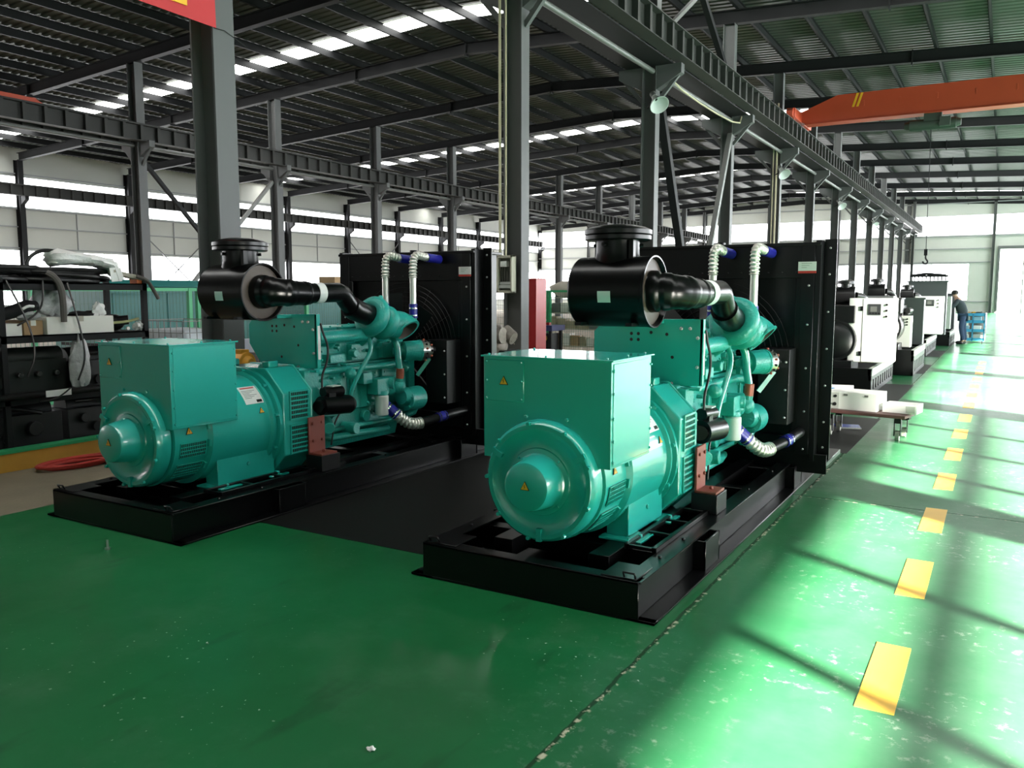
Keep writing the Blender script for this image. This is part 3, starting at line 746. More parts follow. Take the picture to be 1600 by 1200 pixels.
    for s in (-1,1):
        a = lambda p, q: (min(s*p, s*q), max(s*p, s*q))
        m = MB().mat(0).box(*a(.80,.842),3.262,3.42,.24,2.015).box(*a(.842,.935),3.408,3.42,.24,2.03).box(*a(.70,.80),3.243,3.25,.30,1.98)
        m.mat(1).bolts([(s*.885,3.408,z) for z in (.34,.55,.85,1.15,1.45,1.75,1.96)],(0,-1,0),.011,.01).bolts([(s*.76,3.243,z) for z in (.34,.65,1.0,1.35,1.66)],(0,-1,0),.011,.01)
        m.build('side_post', [BLACK, ZINC], rad, bevel=.002, seg=1)
    m = MB()
    for R in [.08+.045*i for i in range(13)]:
        pts = [(R*cos(2*pi*i/40),3.262,1.08+R*sin(2*pi*i/40)) for i in range(41)]; m.tube(pts,.003,4,caps=False)
    for i in range(12): t = 2*pi*i/12; m.beam((.07*cos(t),3.266,1.08+.07*sin(t)),(.63*cos(t),3.266,1.08+.63*sin(t)),.006,.006,up=(0,1,0))
    m.build('fan_guard', BLACKM, rad)
    m = MB().box(-.94,.94,3.30,3.96,.2,.24).box(-.94,.94,3.29,3.30,.14,.30)
    m.build('base_beam', BLACK, rad, bevel=.003, seg=1)
    m = MB().mat(0).box(.44,.68,3.02,3.255,.56,1.16).mat(1).bolts([(.655,3.02,z) for z in (.62,.84,1.06)],(0,-1,0),.011,.01)
    m.build('belt_guard', [BLACKM, ZINC], rad, bevel=.004)
    m = MB().mat(0).box(.675,.812,3.236,3.243,1.775,1.848).mat(1).box(.675,.812,3.2355,3.243,1.757,1.776).mat(2)
    for i in range(3): m.box(.70,.78-.02*i,3.2352,3.237,1.832-.016*i,1.837-.016*i)
    m.build('sticker', [WHITEL, REDL, LGREY], rad)['label'] = 'white and red sticker'
    return root

gs = make_genset()
gs.location = (-2.1, 3.66, 0)
gs['label'] = 'near teal diesel generator set on black skid, beside the yellow floor dashes'
g2 = copy_tree(gs); g2.location = (-5.145, 3.33, 0)
g2['label'] = 'second teal diesel generator set on black skid, nearest the storage rack'
for g in (gs, g2): g['group'] = 'teal generator sets'
# ---------------------------------------------------------------- cranes, banner, lamps
def end_carriage(x, y, z, L, mm, parent, name='end_carriage'):
    m = MB().box(x-.13, x+.13, y-L/2, y+L/2, z+.06, z+.36)
    m.prism([(y-L/2, z+.06), (y-L/2-.2, z+.1), (y-L/2-.2, z+.25), (y-L/2, z+.36)], 'x', x-.1, x+.1)
    m.prism([(y+L/2, z+.06), (y+L/2+.2, z+.1), (y+L/2+.2, z+.25), (y+L/2, z+.36)], 'x', x-.1, x+.1)
    for s in (-1, 1): m.cyl((x-.08, y+s*L*.42, z+.1), (x+.08, y+s*L*.42, z+.1), .1, .1, 16)
    return m.build(name, mm, parent, bevel=.01, seg=1)
cr = thing('overhead_crane', (0,0,0), 'orange overhead travelling crane spanning the aisle bay', 'crane')
YC = 29.4
m = MB().prism([(-6.25,7.30),(-5.95,7.16),(10.2,7.16),(10.45,7.30),(10.45,7.55),(9.2,7.98),(-5.0,7.98),(-6.25,7.50)], 'y', YC-.22, YC+.22)
m.box(-6.0,10.2,YC-.28,YC+.28,7.13,7.16)
for x in range(-4, 10): m.box(x*1.05-.03, x*1.05+.03, YC-.235, YC-.22, 7.55, 7.72)
m.build('bridge_girder', ORANGE, cr, bevel=.01, seg=1)
m = MB()
for x in (-4.55,-4.42): m.prism([(x,7.55),(x+.07,7.55),(x+.20,7.97),(x+.13,7.97)], 'y', YC-.232, YC-.222)
m.build('hazard_stripe', YELLOW, cr)['label'] = 'yellow slanted stripes'
end_carriage(-6.22, YC, 7.15, 2.6, ORANGE, cr); end_carriage(X1-.85, YC, 7.15, 2.6, ORANGE, cr)
HG = mat('hoist_green_grey', (.03,.045,.035), .5)
m = MB().cyl((-2.85,YC,6.82),(-1.55,YC,6.82),.17,.17,20).box(-2.45,-1.95,YC-.16,YC+.16,6.9,7.14).cyl((-1.55,YC,6.82),(-1.42,YC,6.82),.14,.1,16).cyl((-3.0,YC,6.82),(-2.85,YC,6.82),.1,.14,16).box(-2.0,-1.7,YC-.3,YC-.14,6.7,6.98)
hz = m.build('hoist', HG, cr, bevel=.006, seg=1)
MB().tube([(-2.24,YC,6.7),(-2.22,YC,4.8),(-2.2,YC,2.98)], .010, 6).build('hoist_rope', STEELD, hz)
m = MB().box(-2.25,-2.15,YC-.05,YC+.05,2.78,2.98).tube([(-2.2,YC,2.78),(-2.2,YC,2.68),(-2.13,YC,2.60),(-2.16,YC,2.52),(-2.24,YC,2.52),(-2.28,YC,2.6)], .025, 8, smooth=2)
m.build('hook', STEELD, hz)
c2 = thing('overhead_crane', (0,0,0), 'red travelling crane end above the far left runway beam', 'crane')
end_carriage(-25.3, 13.4, 7.02, 2.6, ORANGE, c2)
MB().prism([(-25.3,7.1),(-41.9,7.1),(-41.9,7.55),(-41,7.9),(-26.5,7.9),(-25.3,7.5)], 'y', 12.6, 13.0).build('bridge_girder', ORANGE, c2)
end_carriage(X0+.72, 13.4, 6.95, 2.6, ORANGE, c2)

m = MB().mat(0)
NB = 28; V = []; F = []
for i in range(NB+1):
    y = -.2+5.78*i/NB
    for z in (4.085, 5.3):
        for d in (0, .006): V.append((-6.55+.02*sin(y*2.1)*(z-4.1)+d, y, z-.02*sin(y*1.1)))
for i in range(NB):
    a = 4*i; b = a+4; F += [(a,b,b+2,a+2),(a+1,a+3,b+3,b+1),(a,a+1,b+1,b),(a+2,b+2,b+3,a+3)]
m.add(V, F)
m.mat(1)
m.box(-6.54,-6.528,4.93,5.25,4.195,4.245).box(-6.54,-6.528,5.06,5.11,4.245,4.75).box(-6.54,-6.528,4.96,5.22,4.72,4.76)
bn = m.build('cloth_banner', [BANNER, YELLOW])
tag(bn, 'red cloth banner with a yellow character hung between the grey columns', 'banner')
MB().tube([(-6.55,5.56,4.085),(-6.57,5.7,4.10),(-6.6,6.0,4.02)], .004, 5).build('tie_cord', STEELD, bn)

lw = ['nearest floodlight on the column row under the runway beam','second floodlight along the column row','third floodlight along the column row','farthest floodlight along the column row']
for i, k in enumerate((2, 4, 6, 8)):
    y = 5.7+6*k
    t = thing('floodlight', (rowx(y), y, 0), lw[i], 'lamp', 'floodlights on the columns')
    MB().cyl((0,-.17,5.62),(.30,-.42,5.72),.02,.02,8).build('arm', STEELD, t)
    MB().lathe([(.06,0),(.08,.1),(.20,.30),(.21,.33),(.20,.33),(.07,.12),(.0,.11)], (.22,-.36,5.80), (.55,-.45,-.7), 20).build('reflector', mat('white_enamel',(.7,.75,.72),.3), t)
    MB().cyl((.165,-.315,5.87),(.23,-.37,5.79),.07,.07,14).build('housing', STEELL, t)

# electrical cabinet on the second column, with conduits
t = thing('electrical_box', (-6.905, 11.555, 0), 'open beige electrical box mounted on the grey column', 'electrical box')
m = MB().box(-.15,.14,0,.02,1.60,2.20).box(-.15,-.13,-.105,0,1.60,2.20).box(.115,.14,-.105,0,1.60,2.20).box(-.15,.14,-.105,0,1.60,1.625).box(-.15,.14,-.105,0,2.175,2.20)
m.box(-.15,-.12,-.12,-.105,1.60,2.20).box(.11,.14,-.12,-.105,1.60,2.20).box(-.15,.14,-.12,-.105,1.60,1.64).box(-.15,.14,-.12,-.105,2.16,2.20)
m.build('enclosure', BEIGE, t, bevel=.003, seg=1)
MB().box(-.13,.115,-.014,-.004,1.65,2.15).build('back_panel', mat('mounting_plate',(.14,.15,.12),.6), t)
m = MB().box(-.09,.03,-.10,-.01,2.02,2.11); m.box(-.07,.01,-.115,-.10,2.04,2.08); m.build('breaker', WHITE, t)
m = MB().box(-.12,.11,-.10,-.01,1.68,1.73).box(-.12,.11,-.08,-.01,1.74,1.78); m.build('terminal_strip', LGREY, t)
m = MB()
for i in range(5): m.tube([(-.09+.04*i,-.05,2.02),(-.10+.05*i,-.07,1.92),(-.09+.04*i,-.05,1.78)], .006, 6, smooth=1)
m.build('wiring', RUBBER, t)
for x, r in ((-.10,.022),(.01,.014)): MB().cyl((x,-.08,2.2),(x,-.08,8.6),r,r,10).build('conduit', CREAM, t)
t = thing('conduit_run', (-6.99, 29.7, 0), 'thin cream conduit running up a far column of the row', 'conduit')
MB().cyl((.05,-.19,1.2),(.05,-.19,8.0),.03,.03,8).build('pipe', CREAM, t); MB().cyl((-.06,-.19,1.2),(-.06,-.19,8.0),.02,.02,8).build('pipe', CREAM, t)
cc = MB().tube([(-6.55,17.75,6.52),(-6.55,17.95,6.2),(-6.55,20.7,6.12),(-6.55,23.4,6.2),(-6.55,23.65,6.52)], .02, 6, smooth=1).build('cable_conduit', CREAM)
tag(cc, 'thin cream conduit slung under the runway beam', 'conduit')
# red post behind the second column
m = MB().box(-.11,.11,-.2,.2,.02,1.86).box(-.16,.16,-.25,.25,0,.02)
m.box(-.10,.10,-.19,.19,1.86,1.875)
o = m.build('steel_post', RED, bevel=.004, seg=1); o.location = (-7.60, 13.75, 0)
tag(o, 'red painted square steel post standing behind the grey column', 'post')

# unpainted gearbox wrapped in film in front of the column
t = thing('machine_part', (-6.5, 10.6, 0), 'grey cast machine part half wrapped in film beside the column', 'machine part')
m = MB().sphere((-.08,0,.92),.2,(1,.9,.8)).cyl((-.15,-.2,.98),(.2,-.2,.98),.12,.12,18).cyl((.1,0,1.0),(.26,0,.93),.14,.1,16).sphere((.06,-.12,.82),.15).cyl((0,0,1.0),(0,0,1.13),.07,.05,12)
m.bolts([(.26,.08*cos(a),.93+.08*sin(a)) for a in (0,1.2,2.4,3.6,4.8)],(1,0,0))
m.build('casting', mat('raw_casting',(.23,.20,.17),.5,metal=.3,vary=.4,vscale=14,bump=.4,bscale=30), t)
MB().sphere((-.16,-.12,.86),.17,(1.1,.8,1.0)).sphere((.0,-.2,.80),.1).build('film_wrap', PLASTICW, t)
m = MB()
for x in (-.2,.2):
    for y in (-.18,.18): m.box(x-.025,x+.025,y-.025,y+.025,0,.72)
m.box(-.24,.24,-.22,.22,.70,.76); m.build('stand', STEELD, t)

# ---------------------------------------------------------------- storage rack by the left wall side
CURBX = -7.66
k = thing('edge_board', (CURBX, 0, 0), 'yellow board with a green top edge along the concrete strip', 'board')
MB().box(-.05,.05,-2,5.35,0,.165).build('board', mat('yellow_board',(.52,.27,.035),.6,vary=.2,vscale=4), k)
MB().box(-.05,.05,5.36,8.6,0,.165).build('board', MATS['yellow_board'], k)
MB().box(-.09,.06,-2,8.6,.165,.19).build('top_strip', GREENF, k)
RX0, RX1, RY0, RY1 = -8.62, -7.92, 2.4, 5.70
rk = thing('storage_rack', (0,0,0), 'dark steel storage rack loaded with cables and boxes on the left', 'rack')
for x in (RX0, RX1-.05):
    for y in (RY0, 4.16, RY1-.05): MB().box(x, x+.05, y, y+.05, 0, 1.74).build('upright', STEELD, rk)
for z in (1.70, 1.20, .62, .14):
    m = MB().box(RX0, RX1, RY0, RY1, z-.012, z)
    for x in (RX0, RX1-.03): m.box(x, x+.03, RY0, RY1, z-.07, z)
    m.build('shelf', STEELD, rk)
def coil(name, c, R, r, turns, h, mm, label, cat='cable', seed=1, sq=(1,1), n=26, group=None):
    rnd = random.Random(seed); P = []
    for i in range(turns*n+1):
        t = 2*pi*i/n; j = 1+.16*sin(t*.37+seed)+.07*sin(t*1.3)
        P.append((c[0]+R*j*sq[0]*cos(t)+.01*sin(t*2.2), c[1]+R*j*sq[1]*sin(t), c[2]+r+(h*(.5+.5*sin(t*.41+seed)))))
    o = MB().tube(P, r, 7).build(name, mm); return tag(o, label, cat, group)
coil('cable_coil', (-8.22,4.05,1.70), .27, .024, 8, .12, RUBBER, 'left heap of thick black cable coiled on the top rack shelf', seed=1, sq=(.9,1.9), group='black cables on the rack')
coil('cable_coil', (-8.20,4.93,1.70), .24, .022, 8, .11, RUBBER, 'right heap of black cable coiled on the top rack shelf under the white wrap', seed=4, sq=(.9,1.7), group='black cables on the rack')
o = MB().tube([(-8.05,4.50,1.80),(-8.05,4.51,1.90),(-8.05,4.58,1.98),(-8.05,4.70,2.02),(-8.05,4.85,2.0),(-8.08,4.95,1.93)],.018,8,smooth=2).build('cable_loop', RUBBER)
tag(o, 'single black cable loop rising above the top rack shelf', 'cable')
def blob(name, c, size, mm, label, cat, seed=0, amp=.18, parent=None, group=None):
    rnd = random.Random(seed); m = MB(); n, k = 22, 12; rings = []
    ph = [rnd.random()*6 for _ in range(8)]
    for j in range(1, k):
        a = pi*j/k; R = []
        for i in range(n):
            t = 2*pi*i/n
            d = 1+amp*(sin(3*t+ph[0])*sin(2*a+ph[1])+.6*sin(5*t+ph[2]+3*a)+.4*sin(7*a+ph[3])*cos(2*t+ph[4]))
            R.append(Vector((c[0]+size[0]*d*sin(a)*cos(t), c[1]+size[1]*d*sin(a)*sin(t), c[2]+size[2]*d*-cos(a))))
        rings.append(R)
    m.loft(rings); o = m.build(name, mm, parent, angle=55)
    return tag(o, label, cat, group) if label else o
# white wrap lying over the right-hand cables
m = MB(); rings = []
prof = [(4.72,1.935,.05,.05),(4.75,1.94,.12,.075),(4.83,1.952,.16,.078),(4.95,1.950,.17,.065),(5.08,1.938,.165,.055),(5.2,1.925,.16,.055),(5.30,1.905,.15,.06),(5.36,1.88,.13,.075),(5.41,1.85,.09,.08),(5.44,1.83,.05,.06)]
for k, (y, z, hx, hz) in enumerate(prof):
    rings.append([Vector((-8.06+hx*cos(2*pi*q/22)*(1+.10*sin(q*2.3+k*1.7)), y+.02*sin(q*1.9+k), z+hz*sin(2*pi*q/22)*(1+.16*sin(q*3.1+k*2.1)))) for q in range(22)])
m.loft(rings)
m.beam((-7.93,5.34,1.86),(-7.915,5.35,1.72),.12,.01,up=(1,0,0)).beam((-7.92,5.37,1.86),(-7.91,5.40,1.735),.06,.01,up=(1,0,0))
tag(m.build('plastic_wrap', PLASTICW, angle=60), 'white plastic wrap draped over the cables on the top rack shelf', 'wrap')
o = MB().beam((-7.97,5.32,1.82),(-7.97,5.66,1.755),.10,.045).build('wood_board', WOOD, bevel=.004, seg=1); tag(o, 'pale wooden board on the right end of the top rack shelf', 'board')
o = MB().box(-8.05,-7.93,5.59,5.68,1.70,1.775).build('paint_box', mat('orange_print',(.75,.16,.04),.6), bevel=.003, seg=1); tag(o, 'small orange box at the right end of the top rack shelf', 'box')
o = MB().tube([(-7.92,4.62,1.80),(-7.89,4.68,1.76),(-7.875,4.73,1.66),(-7.88,4.745,1.50),(-7.885,4.745,1.32)],[.028,.03,.032,.03,.028],8,smooth=2).build('webbing_strap', mat('grey_webbing',(.12,.11,.10),.9)); tag(o, 'grey webbing strap hanging over the front of the top rack shelf', 'strap')
o = MB().tube([(-7.92,5.58,1.78),(-7.88,5.68,1.74),(-7.87,5.74,1.64),(-7.87,5.80,1.54)],.02,8,smooth=2).build('webbing_strap', MATS['grey_webbing']); tag(o, 'brown-grey strap hanging off the right end of the top rack shelf', 'strap')
for i, P in enumerate([[(-7.89,4.22,1.72),(-7.88,4.32,1.5),(-7.88,4.42,1.25),(-7.885,4.45,1.0),(-7.88,4.36,.82)],
          [(-7.89,4.56,1.72),(-7.88,4.55,1.5),(-7.89,4.46,1.38),(-7.89,4.3,1.30)],
          [(-7.89,4.80,1.70),(-7.88,4.87,1.40),(-7.86,4.92,1.1),(-7.855,4.92,.92),(-7.86,4.84,.74)]]):
    o = MB().tube(P,.009,7,smooth=2).build('hanging_cable', RUBBER)
    tag(o, ['leftmost thin black cable hanging down the rack front','thin black cable crossing the leftmost one on the rack front','thin black cable hanging in front of the white carton and film'][i], 'cable', 'cables hanging on the rack')
# second shelf
def carton(x0,x1,y0,y1,z0,z1,mm,label,name='carton',group=None):
    m = MB().box(x0,x1,y0,y1,z0,z1); o = m.build(name, mm, bevel=.004, seg=1); tag(o, label, 'box', group)
    t = MB().box(x0+.0,x1+.001,(y0+y1)/2-.025,(y0+y1)/2+.025,z1,z1+.0015).box(x1,x1+.0015,(y0+y1)/2-.025,(y0+y1)/2+.025,z1-.05,z1).build('tape', CARTONW if mm is CARTON else WOOD, o)
    return o
carton(-8.35,-7.93,4.60,5.30,1.20,1.37,CARTONW,'long white carton on the middle rack shelf',group='cartons on the rack')
carton(-8.35,-7.96,3.70,4.38,1.20,1.315,CARTONW,'low white carton at the left end of the middle rack shelf',group='cartons on the rack')
carton(-8.3,-7.97,4.40,4.585,1.20,1.34,CARTON,'brown carton between the two white cartons on the rack',group='cartons on the rack')
blob('plastic_bag',(-8.10,4.76,1.515),(.12,.20,.135),PLASTIC,'grey plastic bag standing on the long white carton','bag',3)
blob('plastic_bag',(-8.02,4.46,1.385),(.10,.10,.05),PLASTIC,'flat crumpled plastic bag on the brown carton','bag',6)
m = MB().tube([(-8.05,4.1,1.37),(-8.0,4.28,1.41),(-8.0,4.45,1.47),(-8.05,4.56,1.48)],[.05,.06,.065,.05],12,smooth=1)
tag(m.build('dark_hose', STEELD), 'dark grey bent hose lying over the left cartons', 'hose')
o = MB().tube([(-7.94,4.38,1.45),(-7.93,4.43,1.48),(-7.94,4.49,1.475)],.014,8,smooth=1).build('white_clip', WHITEL); tag(o,'small white curved clip on the dark hose','clip')
blob('paper_scrap',(-8.0,5.19,1.43),(.03,.06,.06),WHITEL,'white folded paper standing on the right of the long carton','paper',2,.3)
blob('dark_fabric',(-8.12,5.08,1.39),(.12,.15,.028),DARKIN,'black cloth lying on the long white carton','cloth',8)
t = thing('machine_part', (-8.12,5.42,1.20), 'dark machine part with a yellow-green strip on the rack shelf', 'machine part', 'dark parts on the rack')
MB().sphere((0,0,.09),.1,(1,1.2,.9)).cyl((0,-.05,.1),(.12,.1,.12),.05,.05,12).build('body', BLACKM, t)
MB().tube([(.12,-.12,.09),(.16,.05,.10),(.14,.2,.13)],.014,6,smooth=1).build('strip', mat('olive_strip',(.45,.48,.22),.6), t)
MB().cyl((.15,.06,.03),(.17,.06,.03),.018,.018,12).build('knob', WHITEL, t)
blob('paper_scrap',(-7.98,5.62,1.245),(.05,.06,.045),WHITEL,'crumpled white paper at the right end of the middle shelf','paper',5,.3)
# lower shelves: shrouded engines and parts
t = thing('engine_block', (-8.25,4.40,.62), 'dark engine block under a clear plastic sheet on the lower rack shelf', 'engine', 'dark parts on the rack')
m = MB().box(-.22,.2,-.55,.45,0,.34).cyl((.1,-.5,.36),(.1,.42,.36),.10,.10,18).cyl((.2,-.3,.15),(.3,-.3,.15),.08,.08,16)
for i in range(5): m.cyl((.2,-.4+.18*i,.2),(.26,-.4+.18*i,.2),.03,.03,10)
m.build('block', mat('dark_olive_casting',(.014,.016,.014),.35,vary=.3), t, bevel=.01)
blob('plastic_film',(-7.93,4.91,.90),(.05,.10,.24),PLASTIC,'clear crumpled plastic film hanging from the middle shelf beside the engine','film',9,.22)
for i,(y,z,lab) in enumerate([(3.3,.62,'dark housing at the left of the lower rack shelf'),(5.3,.62,'dark housing at the right of the lower rack shelf'),(3.3,.14,'black housing on the bottom rack shelf, left'),(4.35,.14,'black housing on the bottom rack shelf, middle'),(5.25,.14,'black housing on the bottom rack shelf, right')]):
    t = thing('machine_part', (-8.22,y,z), lab, 'machine part', 'dark parts on the rack')
    m = MB().box(-.25,.2,-.44,.40,0,.30).cyl((.0,-.4,.31),(.0,.35,.31),.12,.12,16).cyl((.2,.1,.16),(.27,.1,.16),.07,.07,14).cyl((.2,-.28,.2),(.25,-.28,.2),.05,.05,14).tube([(.1,-.3,.36),(.22,-.1,.38),(.2,.2,.3)],.02,8,smooth=1)
    m.build('body', mat('black_casting',(.005,.005,.0055),.45,vary=.3), t, bevel=.012)
    MB().cyl((.2,-.15,.1),(.24,-.15,.1),.05,.05,14).build('cap', STEELD, t)
o = MB().cyl((-7.86,3.2,.635),(-7.86,5.75,.645),.033,.033,12).build('steel_tube', BLACKM); tag(o,'black steel tube along the rack front with a white label','tube')
MB().box(-7.829,-7.822,4.49,4.74,.61,.672).build('label', WHITEL, o)
o = MB().tube([(-7.82,4.42,.575),(-7.80,4.55,.58),(-7.80,4.65,.63),(-7.80,4.72,.68)],.008,6,smooth=2).build('hanging_cable', RUBBER); tag(o,'short black wire curling across the white label on the tube','cable','cables hanging on the rack')
# red hose on the concrete strip
coil('air_hose', (-7.36,4.50,0), .15, .013, 5, .035, RUBR, 'red air hose coiled on the concrete strip beside the yellow board', 'hose', 2, (1.0,2.3))
o = MB().tube([(-7.28,4.72,.05),(-7.25,4.95,.03),(-7.32,5.2,.02),(-7.42,5.6,.015),(-7.45,6.1,.015)],.013,7,smooth=2).build('hose_tail', RUBR); tag(o,'loose end of red hose running behind the second generator set','hose')
t = thing('hose_fitting', (-7.24,4.80,0), 'small brass fitting lying by the red hose coil', 'fitting')
MB().cyl((0,0,.02),(.03,.09,.02),.018,.018,10).build('barrel', mat('dull_brass',(.5,.42,.25),.4,metal=.8), t); MB().cyl((.03,.09,.02),(.035,.12,.02),.026,.026,6).build('nut', MATS['dull_brass'], t)
t = thing('bolt', (-4.76,3.06,0), 'small metal bolt standing on the green floor before the second skid', 'bolt')
MB().cyl((0,0,0),(0,0,.012),.018,.018,6).build('head', ZINC, t); MB().cyl((0,0,.012),(0,0,.06),.008,.008,8).build('shank', ZINC, t)
blob('paper_scrap',(-1.83,2.12,.006),(.018,.012,.005),WHITEL,'tiny white scrap on the green floor in the foreground','paper',11,.3)

# ---------------------------------------------------------------- fenced stores behind
def fence(name, p0, L, along, h, label, posts, mesh=.06, zlow=.1, group=None):
    t = thing(name, p0, label, 'fence', group, 0 if along == 'x' else pi/2)
    for x in posts: MB().box(x-.03,x+.03,-.03,.03,0,h).build('post', GREENF, t)
    m = MB().box(0,L,-.02,.02,h-.05,h).box(0,L,-.02,.02,zlow,zlow+.05)
    m.build('rail', GREENF, t)
    m = MB(); n = int(L/mesh)
    for i in range(n): m.box(i*mesh-.002,i*mesh+.002,-.002,.002,zlow,h)
    for j in range(int((h-zlow)/.15)): m.box(0,L,-.002,.002,zlow+.15*j-.002,zlow+.15*j+.002)
    m.build('mesh_panel', mat('dark_green_wire',(.02,.12,.07),.5), t)
    return t
fence('mesh_fence', (-11.0,3.8,0), 8.4, 'y', 1.68, 'green wire mesh fence behind the storage rack', (0,2.4,4.86,5.02,7.4,8.37))
fence('mesh_fence', (-13.2,17.7,0), 5.4, 'x', 1.67, 'green framed mesh fence of the parts store behind the columns', (0,1.8,3.72,3.80,5.37))
def canopy(name, loc, sx, sy, h, mm, label, rz=0.0):
    t = thing(name, loc, label, 'generator enclosure', 'teal enclosures in the store', rz)
    m = MB().box(-sx/2,sx/2,-sy/2,sy/2,.22,h).prism([(-sx/2-.03,h),(sx/2+.03,h),(sx/2-.1,h+.12),(-sx/2+.1,h+.12)],'y',-sy/2-.03,sy/2+.03)
    m.build('housing', mm, t, bevel=.02)
    MB().box(-sx/2-.04,sx/2+.04,-sy/2-.05,sy/2+.05,0,.22).build('base', BLACKM, t)
    n = max(2, int(sy/1.0))
    for i in range(n):
        y0 = -sy/2+.08+(sy-.16)*i/n; y1 = -sy/2+.08+(sy-.16)*(i+1)/n-.05
        d = MB().box(sx/2,sx/2+.015,y0,y1,.32,h-.1).build('door', mm, t, bevel=.004, seg=1)
        MB().box(sx/2+.015,sx/2+.035,y0+.05,y0+.08,.8,.95).build('handle', BLACKM, d)
        m = MB()
        for j in range(6): m.box(sx/2+.015,sx/2+.03,y0+.2,y1-.15,.40+.05*j,.42+.05*j)
        m.build('louvre', mm, d)
    m = MB()
    for i in range(5): m.box(-sx/2+.2,sx/2-.2,-sy/2-.015,-sy/2,.5+.12*i,.55+.12*i)
    m.build('air_inlet', DARKIN, t)
CAN = mat('pale_teal_enclosure', (.014,.14,.128), .4, vary=.08)
canopy('generator_enclosure', (-13.0,9.7,0), 1.5, 3.2, 1.70, CAN, 'teal generator enclosure behind the green mesh fence, nearest the rack')
canopy('generator_enclosure', (-13.6,14.3,0), 1.5, 2.6, 1.66, CAN, 'teal generator enclosure with a carton on top behind the second set')
o = carton(-14.2,-13.7,14.9,15.4,1.78,1.99,CARTON,'brown carton lying on top of the teal enclosure')
t = thing('wire_basket', (-10.0,7.75,0), 'grey wire mesh basket of parts behind the rack', 'basket')
m = MB()
for i in range(9): m.box(-.5+.125*i-.004,-.5+.125*i+.004,-.404,-.396,.1,1.22).box(-.5+.125*i-.004,-.5+.125*i+.004,.396,.404,.1,1.22)
for i in range(8): m.box(-.504,-.496,-.4+.114*i-.004,-.4+.114*i+.004,.1,1.22).box(.496,.504,-.4+.114*i-.004,-.4+.114*i+.004,.1,1.22)
for j in range(8): z = .1+.16*j; m.box(-.5,.5,-.406,-.394,z-.005,z+.005).box(-.5,.5,.394,.406,z-.005,z+.005).box(-.506,-.494,-.4,.4,z-.005,z+.005).box(.494,.506,-.4,.4,z-.005,z+.005)
m.build('wire_cage', STEELL, t); MB().box(-.5,.5,-.4,.4,.06,.1).box(-.5,-.42,-.4,.4,0,.06).box(.42,.5,-.4,.4,0,.06).build('base', STEELL, t); MB().box(-.46,.46,-.36,.36,.1,1.1).build('load', mat('grey_film_load',(.42,.45,.48),.4,vary=.2,bump=.5,bscale=8), t, bevel=.05)
t = thing('steel_cabinet', (-9.43,8.62,0), 'grey steel cabinet behind the second generator set', 'cabinet')
MB().box(-.32,.22,-.2,.3,.0,.74).build('body', STEELL, t, bevel=.004, seg=1)
dd = MB().box(-.29,.19,-.215,-.2,.05,.70).build('door', STEELL, t); MB().box(.12,.14,-.24,-.215,.33,.45).build('handle', BLACKM, dd)
carton(-9.62,-9.33,8.46,8.76,.74,.93,mat('blue_white_carton',(.62,.68,.78),.6),'blue and white carton on the grey cabinet')
t = thing('electric_motor', (-6.12,5.38,0), 'amber yellow electric motor on a stand between the second set and the column', 'motor')
m = MB().cyl((-.13,0,.945),(.07,0,.945),.105,.105,24).cyl((.07,0,.945),(.12,0,.945),.075,.05,20).cyl((-.155,0,.945),(-.13,0,.945),.085,.1,20).box(-.09,.04,-.05,.05,1.03,1.075).box(-.11,.08,-.1,.1,.83,.86)
m.build('motor_body', ORANGEY, t, bevel=.005); m = MB()
m.box(-.16,.16,-.14,.14,.80,.83)
for x in (-.15,.12):
    for y in (-.13,.10): m.box(x,x+.03,y,y+.03,0,.80)
m.build('stand', STEELD, t); MB().cyl((.12,0,.945),(.17,0,.945),.02,.02,12).build('shaft', STEELD, t)
# shelves of parts in the store
rnd = random.Random(5)
t = thing('parts_shelf', (-9.5,18.7,0), 'steel parts shelf behind the green store fence', 'shelf')
for x in (-1.2,1.16):
    for y in (-.25,.21): MB().box(x,x+.04,y,y+.04,0,1.6).build('upright', STEELD, t)
for z in (.3,.72,1.12,1.5): MB().box(-1.2,1.2,-.25,.25,z-.03,z).build('shelf_board', WOOD, t)
pal = [CARTON, mat('tan_carton',(.40,.33,.22),.8), STEELL, CARTONW, mat('grey_box',(.30,.30,.28),.7), REDOX]
names = {0:'brown carton',1:'tan carton',2:'grey steel box',3:'white carton',4:'grey box',5:'rust red box'}
for zi, z in enumerate((.3,.72,1.12)):
    x = -1.05
    while x < .95:
        w = .16+.16*rnd.random(); k = rnd.randrange(6); h = .16+.16*rnd.random()
        carton(-9.5+x,-9.5+x+w,18.5,18.78,z,z+h,pal[k],names[k]+' on the '+['bottom','middle','upper'][zi]+' board of the parts shelf','parts_box','boxes on the parts shelf'); x += w+.03
blob('wrapped_bundle',(-9.42,18.6,1.70),(.42,.24,.19),mat('dirty_white_sack',(.55,.50,.42),.8,vary=.2,vscale=9),'dirty white bundle on top of the parts shelf','bundle',12,.1)
t = thing('covered_workbench', (-8.85,16.2,0), 'bench under a navy blue cover before the store fence', 'bench')
MB().box(-.45,.45,-.3,.3,.86,.90).box(-.46,.46,-.31,-.30,.78,.90).box(.45,.46,-.31,.31,.78,.90).build('cover', NAVY, t, bevel=.01)
for x in (-.42,.36):
    for y in (-.27,.21): MB().box(x,x+.06,y,y+.06,0,.86).build('leg', STEELD, t)
MB().box(-.4,.36,-.2,.2,.35,.72).build('crate', BLACKM, t)
MB().cyl((.22,-.23,.62),(.22,-.21,.62),.07,.07,20).build('yellow_badge', YELLOW, t)
blob('wrapped_parts',(-9.0,16.2,1.0),(.25,.2,.10),PLASTIC,'clear film bundle on the navy covered bench','bundle',14,.2)
